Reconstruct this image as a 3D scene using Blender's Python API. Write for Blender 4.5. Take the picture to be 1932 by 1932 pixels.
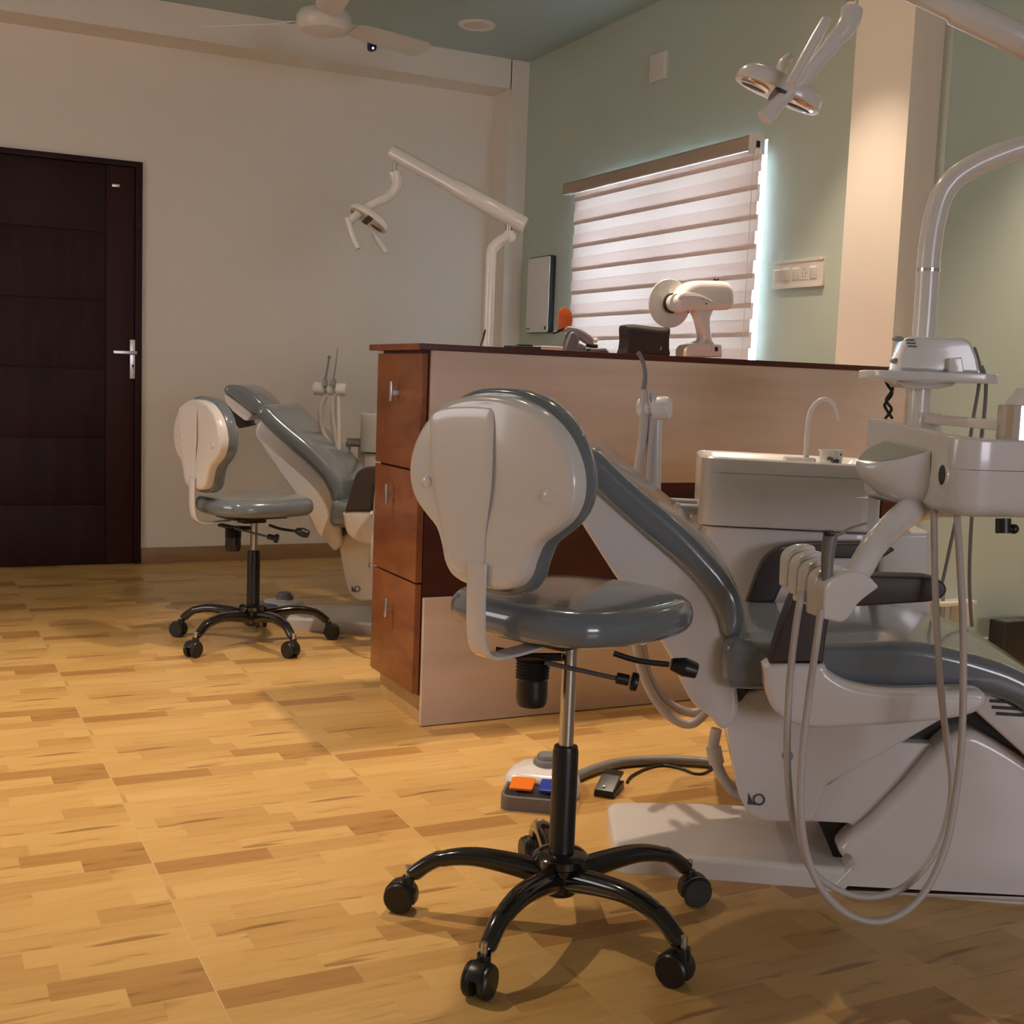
import bpy, bmesh, math, random
from mathutils import Vector, Matrix
from mathutils.geometry import tessellate_polygon
for o in list(bpy.data.objects): bpy.data.objects.remove(o)
SC=bpy.context.scene; COL=SC.collection; R=math.radians; PI=math.pi
V=Vector

# ---------------------------------------------------------------- camera
cd=bpy.data.cameras.new('camera'); cam=bpy.data.objects.new('camera',cd); COL.objects.link(cam)
cd.sensor_width=36; cd.sensor_height=36; cd.sensor_fit='HORIZONTAL'; cd.lens=43.03; cd.clip_start=.02
rt=V((0.89629370,-0.44187551,0.03746503)); dn=V((-0.01397489,-0.11258545,-0.99354377)); fw=V((0.44324068,0.88998345,-0.10708479))
M=Matrix((rt,-dn,-fw)).transposed().to_4x4(); M.translation=V((0,0,1.0)); cam.matrix_world=M
SC.camera=cam

# ---------------------------------------------------------------- world, light, exposure
wd=bpy.data.worlds.new('world'); SC.world=wd; wd.use_nodes=True
bg=wd.node_tree.nodes['Background']; bg.inputs[0].default_value=(.55,.72,1,1); bg.inputs[1].default_value=.6
SC.view_settings.view_transform='Standard'; SC.view_settings.look='None'; SC.view_settings.exposure=0.1; SC.view_settings.gamma=1
try: SC.view_settings.use_curve_mapping=False
except Exception: pass
WARM=(1,.785,.60)
SPOT_W=125; SPILL_W=42; DAY_W=650; SIDE_W=80; LEFT_W=25
def area(name,loc,direc,sx,sy,power,col):
    l=bpy.data.lights.new(name,'AREA'); l.shape='RECTANGLE'; l.size=sx; l.size_y=sy; l.energy=power; l.color=col
    o=bpy.data.objects.new(name,l); COL.objects.link(o); o.location=loc
    o.rotation_euler=V(direc).to_track_quat('-Z','Y').to_euler(); return o
# daylight outside the blind window; cool fill from an added, unseen rear window
area('daylight_window',(3.42,4.95,1.55),(-1,0,0),1.5,1.0,DAY_W,(.50,.76,1))
area('rear_window_fill',(1.1,-5.12,1.5),(0,1,.0),2.3,1.2,SIDE_W,(.95,.90,1))
area('daylight_left_window',(-2.66,3.9,1.5),(1,.25,-.05),1.7,1.2,LEFT_W,(1,.93,.90))

# ---------------------------------------------------------------- materials
def mat(name,col,rough=.5,metal=0,spec=.5,coat=0,noise=0,nscale=40,bump=0,bscale=300,trans=0,emit=None,estr=0,alpha=1):
    m=bpy.data.materials.new(name); m.use_nodes=True; nt=m.node_tree; b=nt.nodes['Principled BSDF']
    b.inputs['Base Color'].default_value=(*col,1); b.inputs['Roughness'].default_value=rough; b.inputs['Metallic'].default_value=metal
    b.inputs['Specular IOR Level'].default_value=spec; b.inputs['Coat Weight'].default_value=coat; b.inputs['Coat Roughness'].default_value=.08
    b.inputs['Transmission Weight'].default_value=trans
    if emit: b.inputs['Emission Color'].default_value=(*emit,1); b.inputs['Emission Strength'].default_value=estr
    tc=nt.nodes.new('ShaderNodeTexCoord')
    n=nt.nodes.new('ShaderNodeTexNoise'); n.inputs['Scale'].default_value=nscale; n.inputs['Detail'].default_value=4
    nt.links.new(tc.outputs['Object'],n.inputs['Vector'])
    if noise:
        mx=nt.nodes.new('ShaderNodeMixRGB'); mx.blend_type='MULTIPLY'; mx.inputs[0].default_value=noise
        mx.inputs[1].default_value=(*col,1); nt.links.new(n.outputs['Fac'],mx.inputs[2]); nt.links.new(mx.outputs[0],b.inputs['Base Color'])
    if bump:
        n2=nt.nodes.new('ShaderNodeTexNoise'); n2.inputs['Scale'].default_value=bscale; nt.links.new(tc.outputs['Object'],n2.inputs['Vector'])
        bp=nt.nodes.new('ShaderNodeBump'); bp.inputs['Strength'].default_value=bump; bp.inputs['Distance'].default_value=.002
        nt.links.new(n2.outputs['Fac'],bp.inputs['Height']); nt.links.new(bp.outputs[0],b.inputs['Normal'])
    return m
def nd(nt,t,**k):
    n=nt.nodes.new(t)
    for a,v in k.items():
        if hasattr(n,a): setattr(n,a,v)
    return n
def math_(nt,op,a,b=None):
    n=nt.nodes.new('ShaderNodeMath'); n.operation=op
    for i,x in enumerate((a,b)):
        if x is None: continue
        if isinstance(x,(int,float)): n.inputs[i].default_value=x
        else: nt.links.new(x,n.inputs[i])
    return n.outputs[0]
def ramp(nt,fac,stops):
    r=nt.nodes.new('ShaderNodeValToRGB'); e=r.color_ramp.elements
    while len(e)<len(stops): e.new(.5)
    for i,(p,c) in enumerate(stops): e[i].position=p; e[i].color=(*c,1)
    nt.links.new(fac,r.inputs[0]); return r.outputs[0]
def wood(name,c1,c2,rough=.35,axis='x',scale=1.0,contrast=1.0,spec=.4):
    m=bpy.data.materials.new(name); m.use_nodes=True; nt=m.node_tree; b=nt.nodes['Principled BSDF']
    tc=nd(nt,'ShaderNodeTexCoord'); mp=nd(nt,'ShaderNodeMapping'); nt.links.new(tc.outputs['Object'],mp.inputs[0])
    s=(1.1,9,9) if axis=='x' else ((9,1.6,9) if axis=='y' else ((9,2.2,7) if axis=='yz' else (9,9,1.2))); mp.inputs['Scale'].default_value=[q*scale for q in s]
    n=nd(nt,'ShaderNodeTexNoise'); n.inputs['Scale'].default_value=1.6; n.inputs['Detail'].default_value=7; n.inputs['Distortion'].default_value=.7
    nt.links.new(mp.outputs[0],n.inputs['Vector'])
    n2=nd(nt,'ShaderNodeTexNoise'); n2.inputs['Scale'].default_value=9; n2.inputs['Detail'].default_value=5; nt.links.new(mp.outputs[0],n2.inputs['Vector'])
    f=math_(nt,'ADD',math_(nt,'MULTIPLY',n.outputs['Fac'],.75),math_(nt,'MULTIPLY',n2.outputs['Fac'],.25))
    d=.16/contrast
    c=ramp(nt,f,[(.5-d,c2),(.5+d,c1)]); nt.links.new(c,b.inputs['Base Color'])
    b.inputs['Roughness'].default_value=rough; b.inputs['Specular IOR Level'].default_value=spec
    return m
def floor_mat():
    m=bpy.data.materials.new('wood_floor_tiles'); m.use_nodes=True; nt=m.node_tree; b=nt.nodes['Principled BSDF']; L=nt.links
    tc=nd(nt,'ShaderNodeTexCoord'); sp=nd(nt,'ShaderNodeSeparateXYZ'); L.new(tc.outputs['Object'],sp.inputs[0])
    T=.563; NS=9
    x=math_(nt,'ADD',sp.outputs[0],T*20-.437); y=math_(nt,'ADD',sp.outputs[1],T*20-2.70)
    tx=math_(nt,'DIVIDE',x,T); ty=math_(nt,'DIVIDE',y,T)
    fx=math_(nt,'FRACT',tx); fy=math_(nt,'FRACT',ty)
    si=math_(nt,'FLOOR',math_(nt,'MULTIPLY',fy,NS)); sf=math_(nt,'FRACT',math_(nt,'MULTIPLY',fy,NS))
    wn=nd(nt,'ShaderNodeTexWhiteNoise',noise_dimensions='1D'); L.new(math_(nt,'ADD',si,3.7),wn.inputs['W'])
    bx=math_(nt,'ADD',math_(nt,'MULTIPLY',fx,2.3),wn.outputs['Value']); bi=math_(nt,'FLOOR',bx)
    cb=nd(nt,'ShaderNodeCombineXYZ'); L.new(si,cb.inputs[0]); L.new(bi,cb.inputs[1])
    w2=nd(nt,'ShaderNodeTexWhiteNoise',noise_dimensions='3D'); L.new(cb.outputs[0],w2.inputs['Vector'])
    base=ramp(nt,w2.outputs['Value'],[(0,(.42,.225,.070)),(.14,(.52,.305,.098)),(.4,(.60,.365,.122)),(1,(.67,.43,.155))])
    # grain repeats with the tile, streaks along x
    c3=nd(nt,'ShaderNodeCombineXYZ'); L.new(math_(nt,'MULTIPLY',fx,1.6),c3.inputs[0]); L.new(math_(nt,'MULTIPLY',fy,16),c3.inputs[1]); L.new(math_(nt,'ADD',math_(nt,'MULTIPLY',si,7.3),math_(nt,'MULTIPLY',bi,3.1)),c3.inputs[2])
    g=nd(nt,'ShaderNodeTexNoise'); g.inputs['Scale'].default_value=2.0; g.inputs['Detail'].default_value=6; g.inputs['Distortion'].default_value=.5; L.new(c3.outputs[0],g.inputs['Vector'])
    gr=ramp(nt,g.outputs['Fac'],[(.24,(.50,.42,.36)),(.36,(.92,.90,.88)),(.55,(1,1,1))])
    m1=nd(nt,'ShaderNodeMixRGB',blend_type='MULTIPLY'); m1.inputs[0].default_value=1; L.new(base,m1.inputs[1]); L.new(gr,m1.inputs[2])
    kn=nd(nt,'ShaderNodeTexNoise'); kn.inputs['Scale'].default_value=1.15; kn.inputs['Detail'].default_value=1; L.new(c3.outputs[0],kn.inputs['Vector'])
    kr=ramp(nt,kn.outputs['Fac'],[(.24,(.45,.36,.30)),(.31,(1,1,1))])
    m2=nd(nt,'ShaderNodeMixRGB',blend_type='MULTIPLY'); m2.inputs[0].default_value=.8; L.new(m1.outputs[0],m2.inputs[1]); L.new(kr,m2.inputs[2])
    # joints
    ex=math_(nt,'MINIMUM',fx,math_(nt,'SUBTRACT',1,fx)); ey=math_(nt,'MINIMUM',fy,math_(nt,'SUBTRACT',1,fy))
    e=math_(nt,'LESS_THAN',math_(nt,'MINIMUM',ex,ey),.0025)
    m3=nd(nt,'ShaderNodeMixRGB',blend_type='MIX'); L.new(e,m3.inputs[0]); L.new(m2.outputs[0],m3.inputs[1]); m3.inputs[2].default_value=(.62,.42,.2,1)
    L.new(m3.outputs[0],b.inputs['Base Color']); b.inputs['Roughness'].default_value=.30; b.inputs['Specular IOR Level'].default_value=.45
    return m
MT={}
MT['floor']=floor_mat()
MT['cream']=mat('cream_wall_paint',(.78,.705,.605),.6,bump=.15)
MT['green']=mat('pale_green_wall_paint',(.48,.545,.47),.6,bump=.15)
MT['teal']=mat('teal_ceiling_paint',(.40,.49,.475),.7)
MT['door']=wood('dark_brown_door_laminate',(.030,.009,.008),(.017,.005,.005),.5,'z',spec=.2)
MT['door2']=wood('reddish_door_stile_laminate',(.040,.011,.009),(.026,.007,.006),.5,'z',spec=.2)
MT['redwood']=wood('red_brown_drawer_laminate',(.32,.115,.042),(.18,.056,.020),.3,'yz',.8,1.1)
MT['topwood']=wood('red_brown_counter_laminate',(.30,.10,.035),(.19,.055,.02),.35,'x')
MT['maroon']=wood('dark_maroon_laminate',(.085,.017,.011),(.05,.010,.008),.35,'x')
MT['pale']=wood('pale_maple_laminate',(.68,.555,.49),(.59,.47,.405),.35,'x',.5,1.4)
MT['skirt']=wood('wood_look_skirting',(.34,.20,.095),(.24,.14,.065),.35,'x')
MT['plinth']=wood('wood_look_plinth_tile',(.56,.36,.145),(.45,.27,.10),.35,'x')
MT['white']=mat('glossy_white_plastic',(.74,.71,.69),.22,coat=.4)
MT['white2']=mat('warm_white_plastic',(.70,.66,.60),.32)
MT['enamel']=mat('white_enamelled_metal',(.72,.69,.66),.25,coat=.3)
MT['leather']=mat('grey_blue_vinyl',(.165,.190,.215),.16,spec=.6,coat=.5,bump=.12,bscale=60)
MT['greyrim']=mat('mid_grey_plastic',(.27,.27,.27),.4)
MT['tray']=mat('brown_grey_plastic',(.15,.13,.12),.45)
MT['darkgrey']=mat('dark_grey_plastic',(.085,.08,.08),.4)
MT['armpad']=mat('dark_brown_armrest_vinyl',(.050,.036,.036),.45)
MT['black']=mat('black_plastic',(.012,.011,.011),.35)
MT['blackgloss']=mat('glossy_black_enamel',(.010,.009,.009),.12,coat=.6)
MT['chrome']=mat('chrome',(.75,.74,.73),.16,metal=1)
MT['steel']=mat('brushed_steel',(.55,.53,.5),.3,metal=1)
MT['hose']=mat('pale_grey_rubber_hose',(.52,.47,.44),.45)
MT['hosedark']=mat('grey_rubber_hose',(.20,.19,.18),.45)
MT['orange']=mat('orange_plastic',(.85,.20,.015),.3)
MT['blue']=mat('blue_plastic',(.025,.05,.36),.3)
MT['bluegrey']=mat('blue_grey_plastic',(.30,.33,.38),.3)
MT['stand']=mat('slate_grey_plastic',(.15,.15,.165),.4)
MT['shield']=mat('orange_filter_plastic',(.75,.17,.035),.2,trans=.25)
MT['pouch']=mat('black_nylon_fabric',(.018,.014,.013),.65,bump=.5,bscale=400)
MT['paper']=mat('white_paper',(.80,.77,.72),.7)
MT['print']=mat('grey_ink',(.10,.09,.11),.7)
MT['padgrey']=mat('grey_green_rubber_pad',(.34,.36,.31),.5)
MT['blindrail']=mat('beige_blind_headrail',(.40,.31,.24),.5)
MT['glass']=mat('window_glass',(1,1,1),.02,trans=1)
MT['reflector']=mat('mirror_reflector',(.80,.66,.48),.12,metal=1)
MT['led']=mat('blue_led',(.1,.1,1),.3,emit=(.12,.12,1),estr=9)
MT['lampglow']=mat('lit_downlight_diffuser',(1,.9,.75),.5,emit=(1,.72,.42),estr=14)
MT['lampoff']=mat('unlit_downlight_diffuser',(.62,.53,.47),.5)
def fabric(name,col,tr):
    m=bpy.data.materials.new(name); m.use_nodes=True; nt=m.node_tree; nt.nodes.remove(nt.nodes['Principled BSDF'])
    d=nd(nt,'ShaderNodeBsdfDiffuse'); t=nd(nt,'ShaderNodeBsdfTranslucent'); mx=nd(nt,'ShaderNodeMixShader'); mx.inputs[0].default_value=tr
    tc=nd(nt,'ShaderNodeTexCoord'); n=nd(nt,'ShaderNodeTexNoise'); n.inputs['Scale'].default_value=180; nt.links.new(tc.outputs['Object'],n.inputs['Vector'])
    c=ramp(nt,n.outputs['Fac'],[(.3,tuple(q*.94 for q in col)),(.7,col)])
    nt.links.new(c,d.inputs[0]); nt.links.new(c,t.inputs[0]); nt.links.new(d.outputs[0],mx.inputs[1]); nt.links.new(t.outputs[0],mx.inputs[2])
    nt.links.new(mx.outputs[0],nt.nodes['Material Output'].inputs[0]); return m
MT['fabF']=fabric('cream_blind_fabric',(.90,.76,.70),.23)
MT['fabR']=fabric('white_blind_fabric',(.97,.86,.80),.22)

# ---------------------------------------------------------------- mesh helpers
def spl(pts,n=6,closed=True):
    P=[V(p) for p in pts]; N=len(P); out=[]
    for i in range(N if closed else N-1):
        a,b,c,d=(P[(i-1)%N],P[i],P[(i+1)%N],P[(i+2)%N]) if closed else (P[max(i-1,0)],P[i],P[i+1],P[min(i+2,N-1)])
        for k in range(n):
            t=k/n; t2=t*t; t3=t2*t
            out.append(.5*((2*b)+(c-a)*t+(2*a-5*b+4*c-d)*t2+(3*b-a-3*c+d)*t3))
    if not closed: out.append(P[-1])
    return out
def rp(pts,r,n=4):
    P=[V(p) for p in pts]; N=len(P); out=[]
    for i in range(N):
        a,b,c=P[i-1],P[i],P[(i+1)%N]; d1=(a-b); d2=(c-b); l1=d1.length; l2=d2.length
        ri=r[i] if isinstance(r,(list,tuple)) else r
        ri=min(ri,l1*.45,l2*.45)
        if ri<1e-5: out.append(b); continue
        p=b+d1/l1*ri; q=b+d2/l2*ri
        for k in range(n+1):
            t=k/n; out.append(p*(1-t)**2+b*2*t*(1-t)+q*t*t)
    return out
def ell(cx,cy,rx,ry,n=32,a0=0): return [V((cx+rx*math.cos(a0+2*PI*k/n),cy+ry*math.sin(a0+2*PI*k/n))) for k in range(n)]
def sell(cx,cy,rx,ry,p=2.6,n=40):
    o=[]
    for k in range(n):
        a=2*PI*k/n; c=math.cos(a); s=math.sin(a)
        o.append(V((cx+rx*math.copysign(abs(c)**(2/p),c),cy+ry*math.copysign(abs(s)**(2/p),s))))
    return o
def rect(x0,y0,x1,y1,r=0,n=4): return rp([(x0,y0),(x1,y0),(x1,y1),(x0,y1)],r,n) if r else [V((x0,y0)),V((x1,y0)),V((x1,y1)),V((x0,y1))]
def clean(c):
    o=[]
    for p in c:
        if not o or (p-o[-1]).length>1e-5: o.append(p)
    if (o[0]-o[-1]).length<1e-5: o.pop()
    return o
def inset(c,r):
    """move a closed curve inwards by r in small steps, merging points that meet"""
    N=len(c); U=[p.copy() for p in c]; mp=list(range(N)); steps=max(1,math.ceil(r/.0025)); h=r/steps
    for _ in range(steps):
        n=len(U)
        if n<4: break
        A=sum(U[i-1].x*U[i].y-U[i].x*U[i-1].y for i in range(n)); s=1 if A>0 else -1; Q=[]
        for i in range(n):
            d1=U[i]-U[i-1]; d2=U[(i+1)%n]-U[i]; d1=d1/max(d1.length,1e-9); d2=d2/max(d2.length,1e-9)
            n1=V((-d1.y,d1.x))*s; n2=V((-d2.y,d2.x))*s; m=n1+n2
            if m.length<1e-6: m=n1
            m.normalize(); Q.append(U[i]+m*h/max(.4,m.dot(n1)))
        par=list(range(n))
        for i in range(n):
            j=(i+1)%n; e=Q[j]-Q[i]
            if e.dot(U[j]-U[i])<=0 or e.length<2e-4: par[i]=-1
        grp=[0]*n; k=0
        st=next((i for i in range(n) if par[i-1]!=-1),0); new=[]
        i=0; cur=[]
        for a in range(n):
            q=(st+a)%n; cur.append(q)
            if par[q]!=-1 or a==n-1:
                x=sum((Q[z] for z in cur),V((0,0)))/len(cur)
                for z in cur: grp[z]=len(new)
                new.append(x); cur=[]
        U=new; mp=[grp[z] for z in mp]
    return [U[z].copy() for z in mp]
AX=dict(xz=((1,0,0),(0,0,1),(0,1,0)),xy=((1,0,0),(0,1,0),(0,0,1)),yz=((0,1,0),(0,0,1),(1,0,0)))
def slab(bm,curve,d0,d1,r=0,r1=None,org=(0,0,0),fr='xy',ns=5,dome=0,warp=None,mi=0):
    """closed 2D curve extruded from d0 to d1 with rounded rims"""
    ex,ey,en=[V(q) for q in (AX[fr] if isinstance(fr,str) else fr)]; org=V(org); c=clean([V((p[0],p[1])) for p in curve])
    ra=r; rb=r if r1 is None else r1; sg=1 if d1>d0 else -1; st=[]
    if ra>0:
        for k in range(ns): a=PI/2*k/ns; st.append((d0+sg*ra*(1-math.sin(a)),ra*(1-math.cos(PI/2-a)) if 0 else ra*(1-math.cos(a)) ))
        st=[(d0+sg*ra*(1-math.sin(PI/2*k/ns)),ra*(1-math.cos(PI/2*k/ns))) for k in range(ns,-1,-1)]
    else: st=[(d0,0)]
    if rb>0: st+=[(d1-sg*rb*(1-math.sin(PI/2*k/ns)),rb*(1-math.cos(PI/2*k/ns))) for k in range(0,ns+1)]
    else: st+=[(d1,0)]
    rings=[]
    cen=V((sum(p.x for p in c)/len(c),sum(p.y for p in c)/len(c)))
    ext=[(d,inset(c,i) if i>1e-6 else c) for d,i in st]
    if dome:
        last=ext[-1]
        for s in (.8,.6,.4,.2): ext.append((last[0]+sg*dome*(1-s*s)*1.0,[cen+(p-cen)*s for p in last[1]]))
    for d,cc in ext:
        rg=[]
        for p in cc:
            q=org+ex*p.x+ey*p.y+en*d
            if warp: q=V(warp(q))
            rg.append(bm.verts.new(q))
        rings.append(rg)
    N=len(c); fs=[]
    for a,b in zip(rings,rings[1:]):
        for i in range(N):
            j=(i+1)%N; fs.append(bm.faces.new((a[i],a[j],b[j],b[i])))
    for rg,cc in ((rings[0],ext[0][1]),(rings[-1],ext[-1][1])):
        ix=[i for i in range(N) if (cc[i]-cc[i-1]).length>1e-6]
        for t in tessellate_polygon([[V((cc[i].x,cc[i].y,0)) for i in ix]]):
            if len(set(t))==3:
                try: fs.append(bm.faces.new([rg[ix[k]] for k in t]))
                except ValueError: pass
    for f in fs: f.material_index=mi
    return fs
def box(bm,x0,y0,z0,x1,y1,z1,r=0,mi=0): slab(bm,rect(x0,y0,x1,y1,r,3),z0,z1,r*.6,org=(0,0,0),ns=3,mi=mi)
def frame_of(t):
    t=V(t).normalized(); up=V((0,0,1)) if abs(t.z)<.9 else V((1,0,0)); a=t.cross(up).normalized(); return a,t.cross(a).normalized(),t
def tube(bm,pts,r,n=6,res=12,closed=False,mi=0,flat=1,smooth=True,up=None):
    P=spl(pts,n,False) if smooth and len(pts)>2 else [V(p) for p in pts]
    L=len(P); rs=r if isinstance(r,(list,tuple)) else [r]*len(pts); K=len(rs)-1
    prev=None; rings=[]
    for i,p in enumerate(P):
        t=(P[min(i+1,L-1)]-P[max(i-1,0)]).normalized()
        if prev is None:
            if up is not None: a=V(up)-t*V(up).dot(t); a.normalize()
            else: a=frame_of(t)[0]
        else:
            a=prev-t*prev.dot(t); a.normalize()
        prev=a; b=t.cross(a); f=i/(L-1)*K; k=min(int(f),K-1); rr=rs[k]*(1-(f-k))+rs[k+1]*(f-k)
        rings.append([bm.verts.new(p+a*math.cos(2*PI*q/res)*rr+b*math.sin(2*PI*q/res)*rr*flat) for q in range(res)])
    fs=[]
    for x,y in zip(rings,rings[1:]):
        for q in range(res): fs.append(bm.faces.new((x[q],x[(q+1)%res],y[(q+1)%res],y[q])))
    fs.append(bm.faces.new(rings[0][::-1])); fs.append(bm.faces.new(rings[-1]))
    for f in fs: f.material_index=mi
def lathe(bm,prof,org=(0,0,0),axis=(0,0,1),n=28,mi=0):
    a,b,t=frame_of(axis); org=V(org); rings=[]
    for r,h in prof:
        if r<1e-6: rings.append([bm.verts.new(org+t*h)])
        else: rings.append([bm.verts.new(org+t*h+(a*math.cos(2*PI*k/n)+b*math.sin(2*PI*k/n))*r) for k in range(n)])
    fs=[]
    for x,y in zip(rings,rings[1:]):
        for k in range(n):
            j=(k+1)%n
            if len(x)==1 and len(y)==1: continue
            if len(x)==1: fs.append(bm.faces.new((x[0],y[j],y[k])))
            elif len(y)==1: fs.append(bm.faces.new((x[k],x[j],y[0])))
            else: fs.append(bm.faces.new((x[k],x[j],y[j],y[k])))
    if len(rings[0])>1: fs.append(bm.faces.new(rings[0][::-1]))
    if len(rings[-1])>1: fs.append(bm.faces.new(rings[-1]))
    for f in fs: f.material_index=mi
def cyl(bm,a,b,r,r2=None,n=24,bev=.0,mi=0):
    a=V(a); b=V(b); h=(b-a).length; r2=r if r2 is None else r2
    if bev: lathe(bm,[(0,0),(r-bev,0),(r-bev*.3,bev*.3),(r,bev),(r2,h-bev),(r2-bev*.3,h-bev*.3),(r2-bev,h),(0,h)],a,b-a,n,mi)
    else: lathe(bm,[(r,0),(r2,h)],a,b-a,n,mi)
def sph(bm,c,r,n=16,sc=(1,1,1),mi=0):
    c=V(c); k=n//2
    rings=[[c+V((0,0,-r*sc[2]))]]+[[c+V((r*sc[0]*math.sin(PI*i/k)*math.cos(2*PI*j/n),r*sc[1]*math.sin(PI*i/k)*math.sin(2*PI*j/n),-r*sc[2]*math.cos(PI*i/k))) for j in range(n)] for i in range(1,k)]+[[c+V((0,0,r*sc[2]))]]
    rg=[[bm.verts.new(q) for q in x] for x in rings]
    for x,y in zip(rg,rg[1:]):
        for j in range(n):
            q=(j+1)%n
            if len(x)==1: f=bm.faces.new((x[0],y[q],y[j]))
            elif len(y)==1: f=bm.faces.new((x[j],x[q],y[0]))
            else: f=bm.faces.new((x[j],x[q],y[q],y[j]))
            f.material_index=mi
def BM(): return bmesh.new()
def obj(name,bm,mats,parent=None,ang=38,label=None):
    bmesh.ops.remove_doubles(bm,verts=bm.verts,dist=2e-6)
    bmesh.ops.recalc_face_normals(bm,faces=bm.faces)
    for f in bm.faces: f.smooth=True
    for e in bm.edges:
        if len(e.link_faces)==2 and e.calc_face_angle(0)>R(ang): e.smooth=False
    me=bpy.data.meshes.new(name); bm.to_mesh(me); bm.free()
    for m in (mats if isinstance(mats,(list,tuple)) else [mats]): me.materials.append(MT[m])
    o=bpy.data.objects.new(name,me); COL.objects.link(o)
    if parent: o.parent=parent
    if label: o['label']=label
    return o
def tag(o,label=None,cat=None,group=None,kind=None):
    if label: o['label']=label
    if cat: o['category']=cat
    if group: o['group']=group
    if kind: o['kind']=kind
    return o
def empty(name,loc=(0,0,0),rz=0,label=None,cat=None,group=None,kind=None):
    o=bpy.data.objects.new(name,None); COL.objects.link(o); o.location=loc; o.rotation_euler=(0,0,rz); o.empty_display_size=.05
    return tag(o,label,cat,group,kind)
def dup(o,parent=None):
    c=o.copy(); COL.objects.link(c)
    if parent: c.parent=parent
    for ch in list(o.children): dup(ch,c)
    return c

# ---------------------------------------------------------------- setting
HC=2.72; YB=6.377; YF=6.155; XG=3.07; XP=3.0; YA=3.145
b=BM(); box(b,-2.6,-5.0,-.1,4.7,YB+.2,0); tag(obj('floor',b,'floor'),kind='structure')
b=BM(); box(b,-2.6,-5.0,HC,4.7,YB+.2,HC+.1); tag(obj('ceiling',b,'teal'),kind='structure')
b=BM(); box(b,-2.6,YB,0,.17,YB+.2,HC); box(b,.17,YB,1.997,1.066,YB+.2,HC); box(b,1.066,YB,0,3.3,YB+.2,HC); box(b,.17,YB+.12,0,1.066,YB+.2,1.997); tag(obj('wall_back',b,'cream'),kind='structure')
b=BM(); box(b,-2.5,YF,2.565,2.965,YB+.01,HC+.01); tag(obj('trim_1',b,'cream'),kind='structure')
b=BM(); box(b,2.96,YF,0,XG+.01,YB+.01,HC+.01); tag(obj('trim_2',b,'cream'),kind='structure')
wy0,wy1,wz0,wz1=4.02,5.49,1.02,1.985
b=BM(); box(b,XG,3.3,0,XG+.2,wy0,HC); box(b,XG,wy1,0,XG+.2,YB+.1,HC); box(b,XG,wy0,0,XG+.2,wy1,wz0); box(b,XG,wy0,wz1,XG+.2,wy1,HC); tag(obj('wall_right',b,'green'),kind='structure')
b=BM(); box(b,XP,3.185,0,3.30,3.465,HC+.01); tag(obj('trim_3',b,'cream'),kind='structure')
b=BM(); box(b,3.135,YA,0,4.7,3.24,HC); tag(obj('wall_alcove',b,'green'),kind='structure')
b=BM(); box(b,3.137,YA-.012,0,4.6,YA+.01,.135,.003); tag(obj('baseboard_alcove',b,'white2'),kind='structure')
b=BM(); box(b,-2.6,-5.0,0,-2.5,3.05,HC); box(b,-2.6,4.75,0,-2.5,YB,HC); box(b,-2.6,3.05,0,-2.5,4.75,.9); box(b,-2.6,3.05,2.1,-2.5,4.75,HC); tag(obj('wall_left',b,'cream'),kind='structure')
b=BM(); box(b,4.6,-5.0,0,4.7,3.3,HC); tag(obj('wall_side',b,'green'),kind='structure')
b=BM(); box(b,-2.6,-5.0,0,-.1,-4.9,HC); box(b,2.3,-5.0,0,4.7,-4.9,HC); box(b,-.1,-5.0,0,2.3,-4.9,.85); box(b,-.1,-5.0,2.15,2.3,-4.9,HC); tag(obj('wall_front',b,'cream'),kind='structure')
b=BM(); box(b,1.066,YB-.012,0,2.961,YB+.01,.079,.002); box(b,-2.5,YB-.012,0,.17,YB+.01,.079,.002); tag(obj('baseboard_back',b,'skirt'),kind='structure')
# window behind the blind
w=empty('window_1',(XG+.1,(wy0+wy1)/2,wz0),kind='structure')
b=BM()
hy=(wy1-wy0)/2
for (y0,y1,z0,z1) in ((-hy,hy,0,.04),(-hy,hy,wz1-wz0-.04,wz1-wz0),(-hy,-hy+.04,0,wz1-wz0),(hy-.04,hy,0,wz1-wz0),(-.02,.02,0,wz1-wz0)): box(b,-.03,y0,z0,.03,y1,z1)
obj('window_frame',b,'enamel',w)
b=BM(); box(b,-.003,-hy,.0,.003,hy,wz1-wz0); obj('window_pane',b,'glass',w)
w=empty('fill_window',(1.1,-4.95,.85),kind='structure')  # added behind the camera, set back and widened for its fill light
b=BM()
for (x0,x1,z0,z1) in ((-1.2,1.2,0,.05),(-1.2,1.2,1.25,1.3),(-1.2,-1.15,0,1.3),(1.15,1.2,0,1.3),(-.02,.02,0,1.3)): box(b,x0,-.03,z0,x1,.03,z1)
obj('window_frame',b,'enamel',w)
w=empty('window_3',(-2.55,3.9,.9),kind='structure')
b=BM()
for (y0,y1,z0,z1) in ((-.85,.85,0,.05),(-.85,.85,1.15,1.2),(-.85,-.8,0,1.2),(.8,.85,0,1.2),(-.02,.02,0,1.2)): box(b,-.03,y0,z0,.03,y1,z1)
obj('window_frame',b,'enamel',w)
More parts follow.
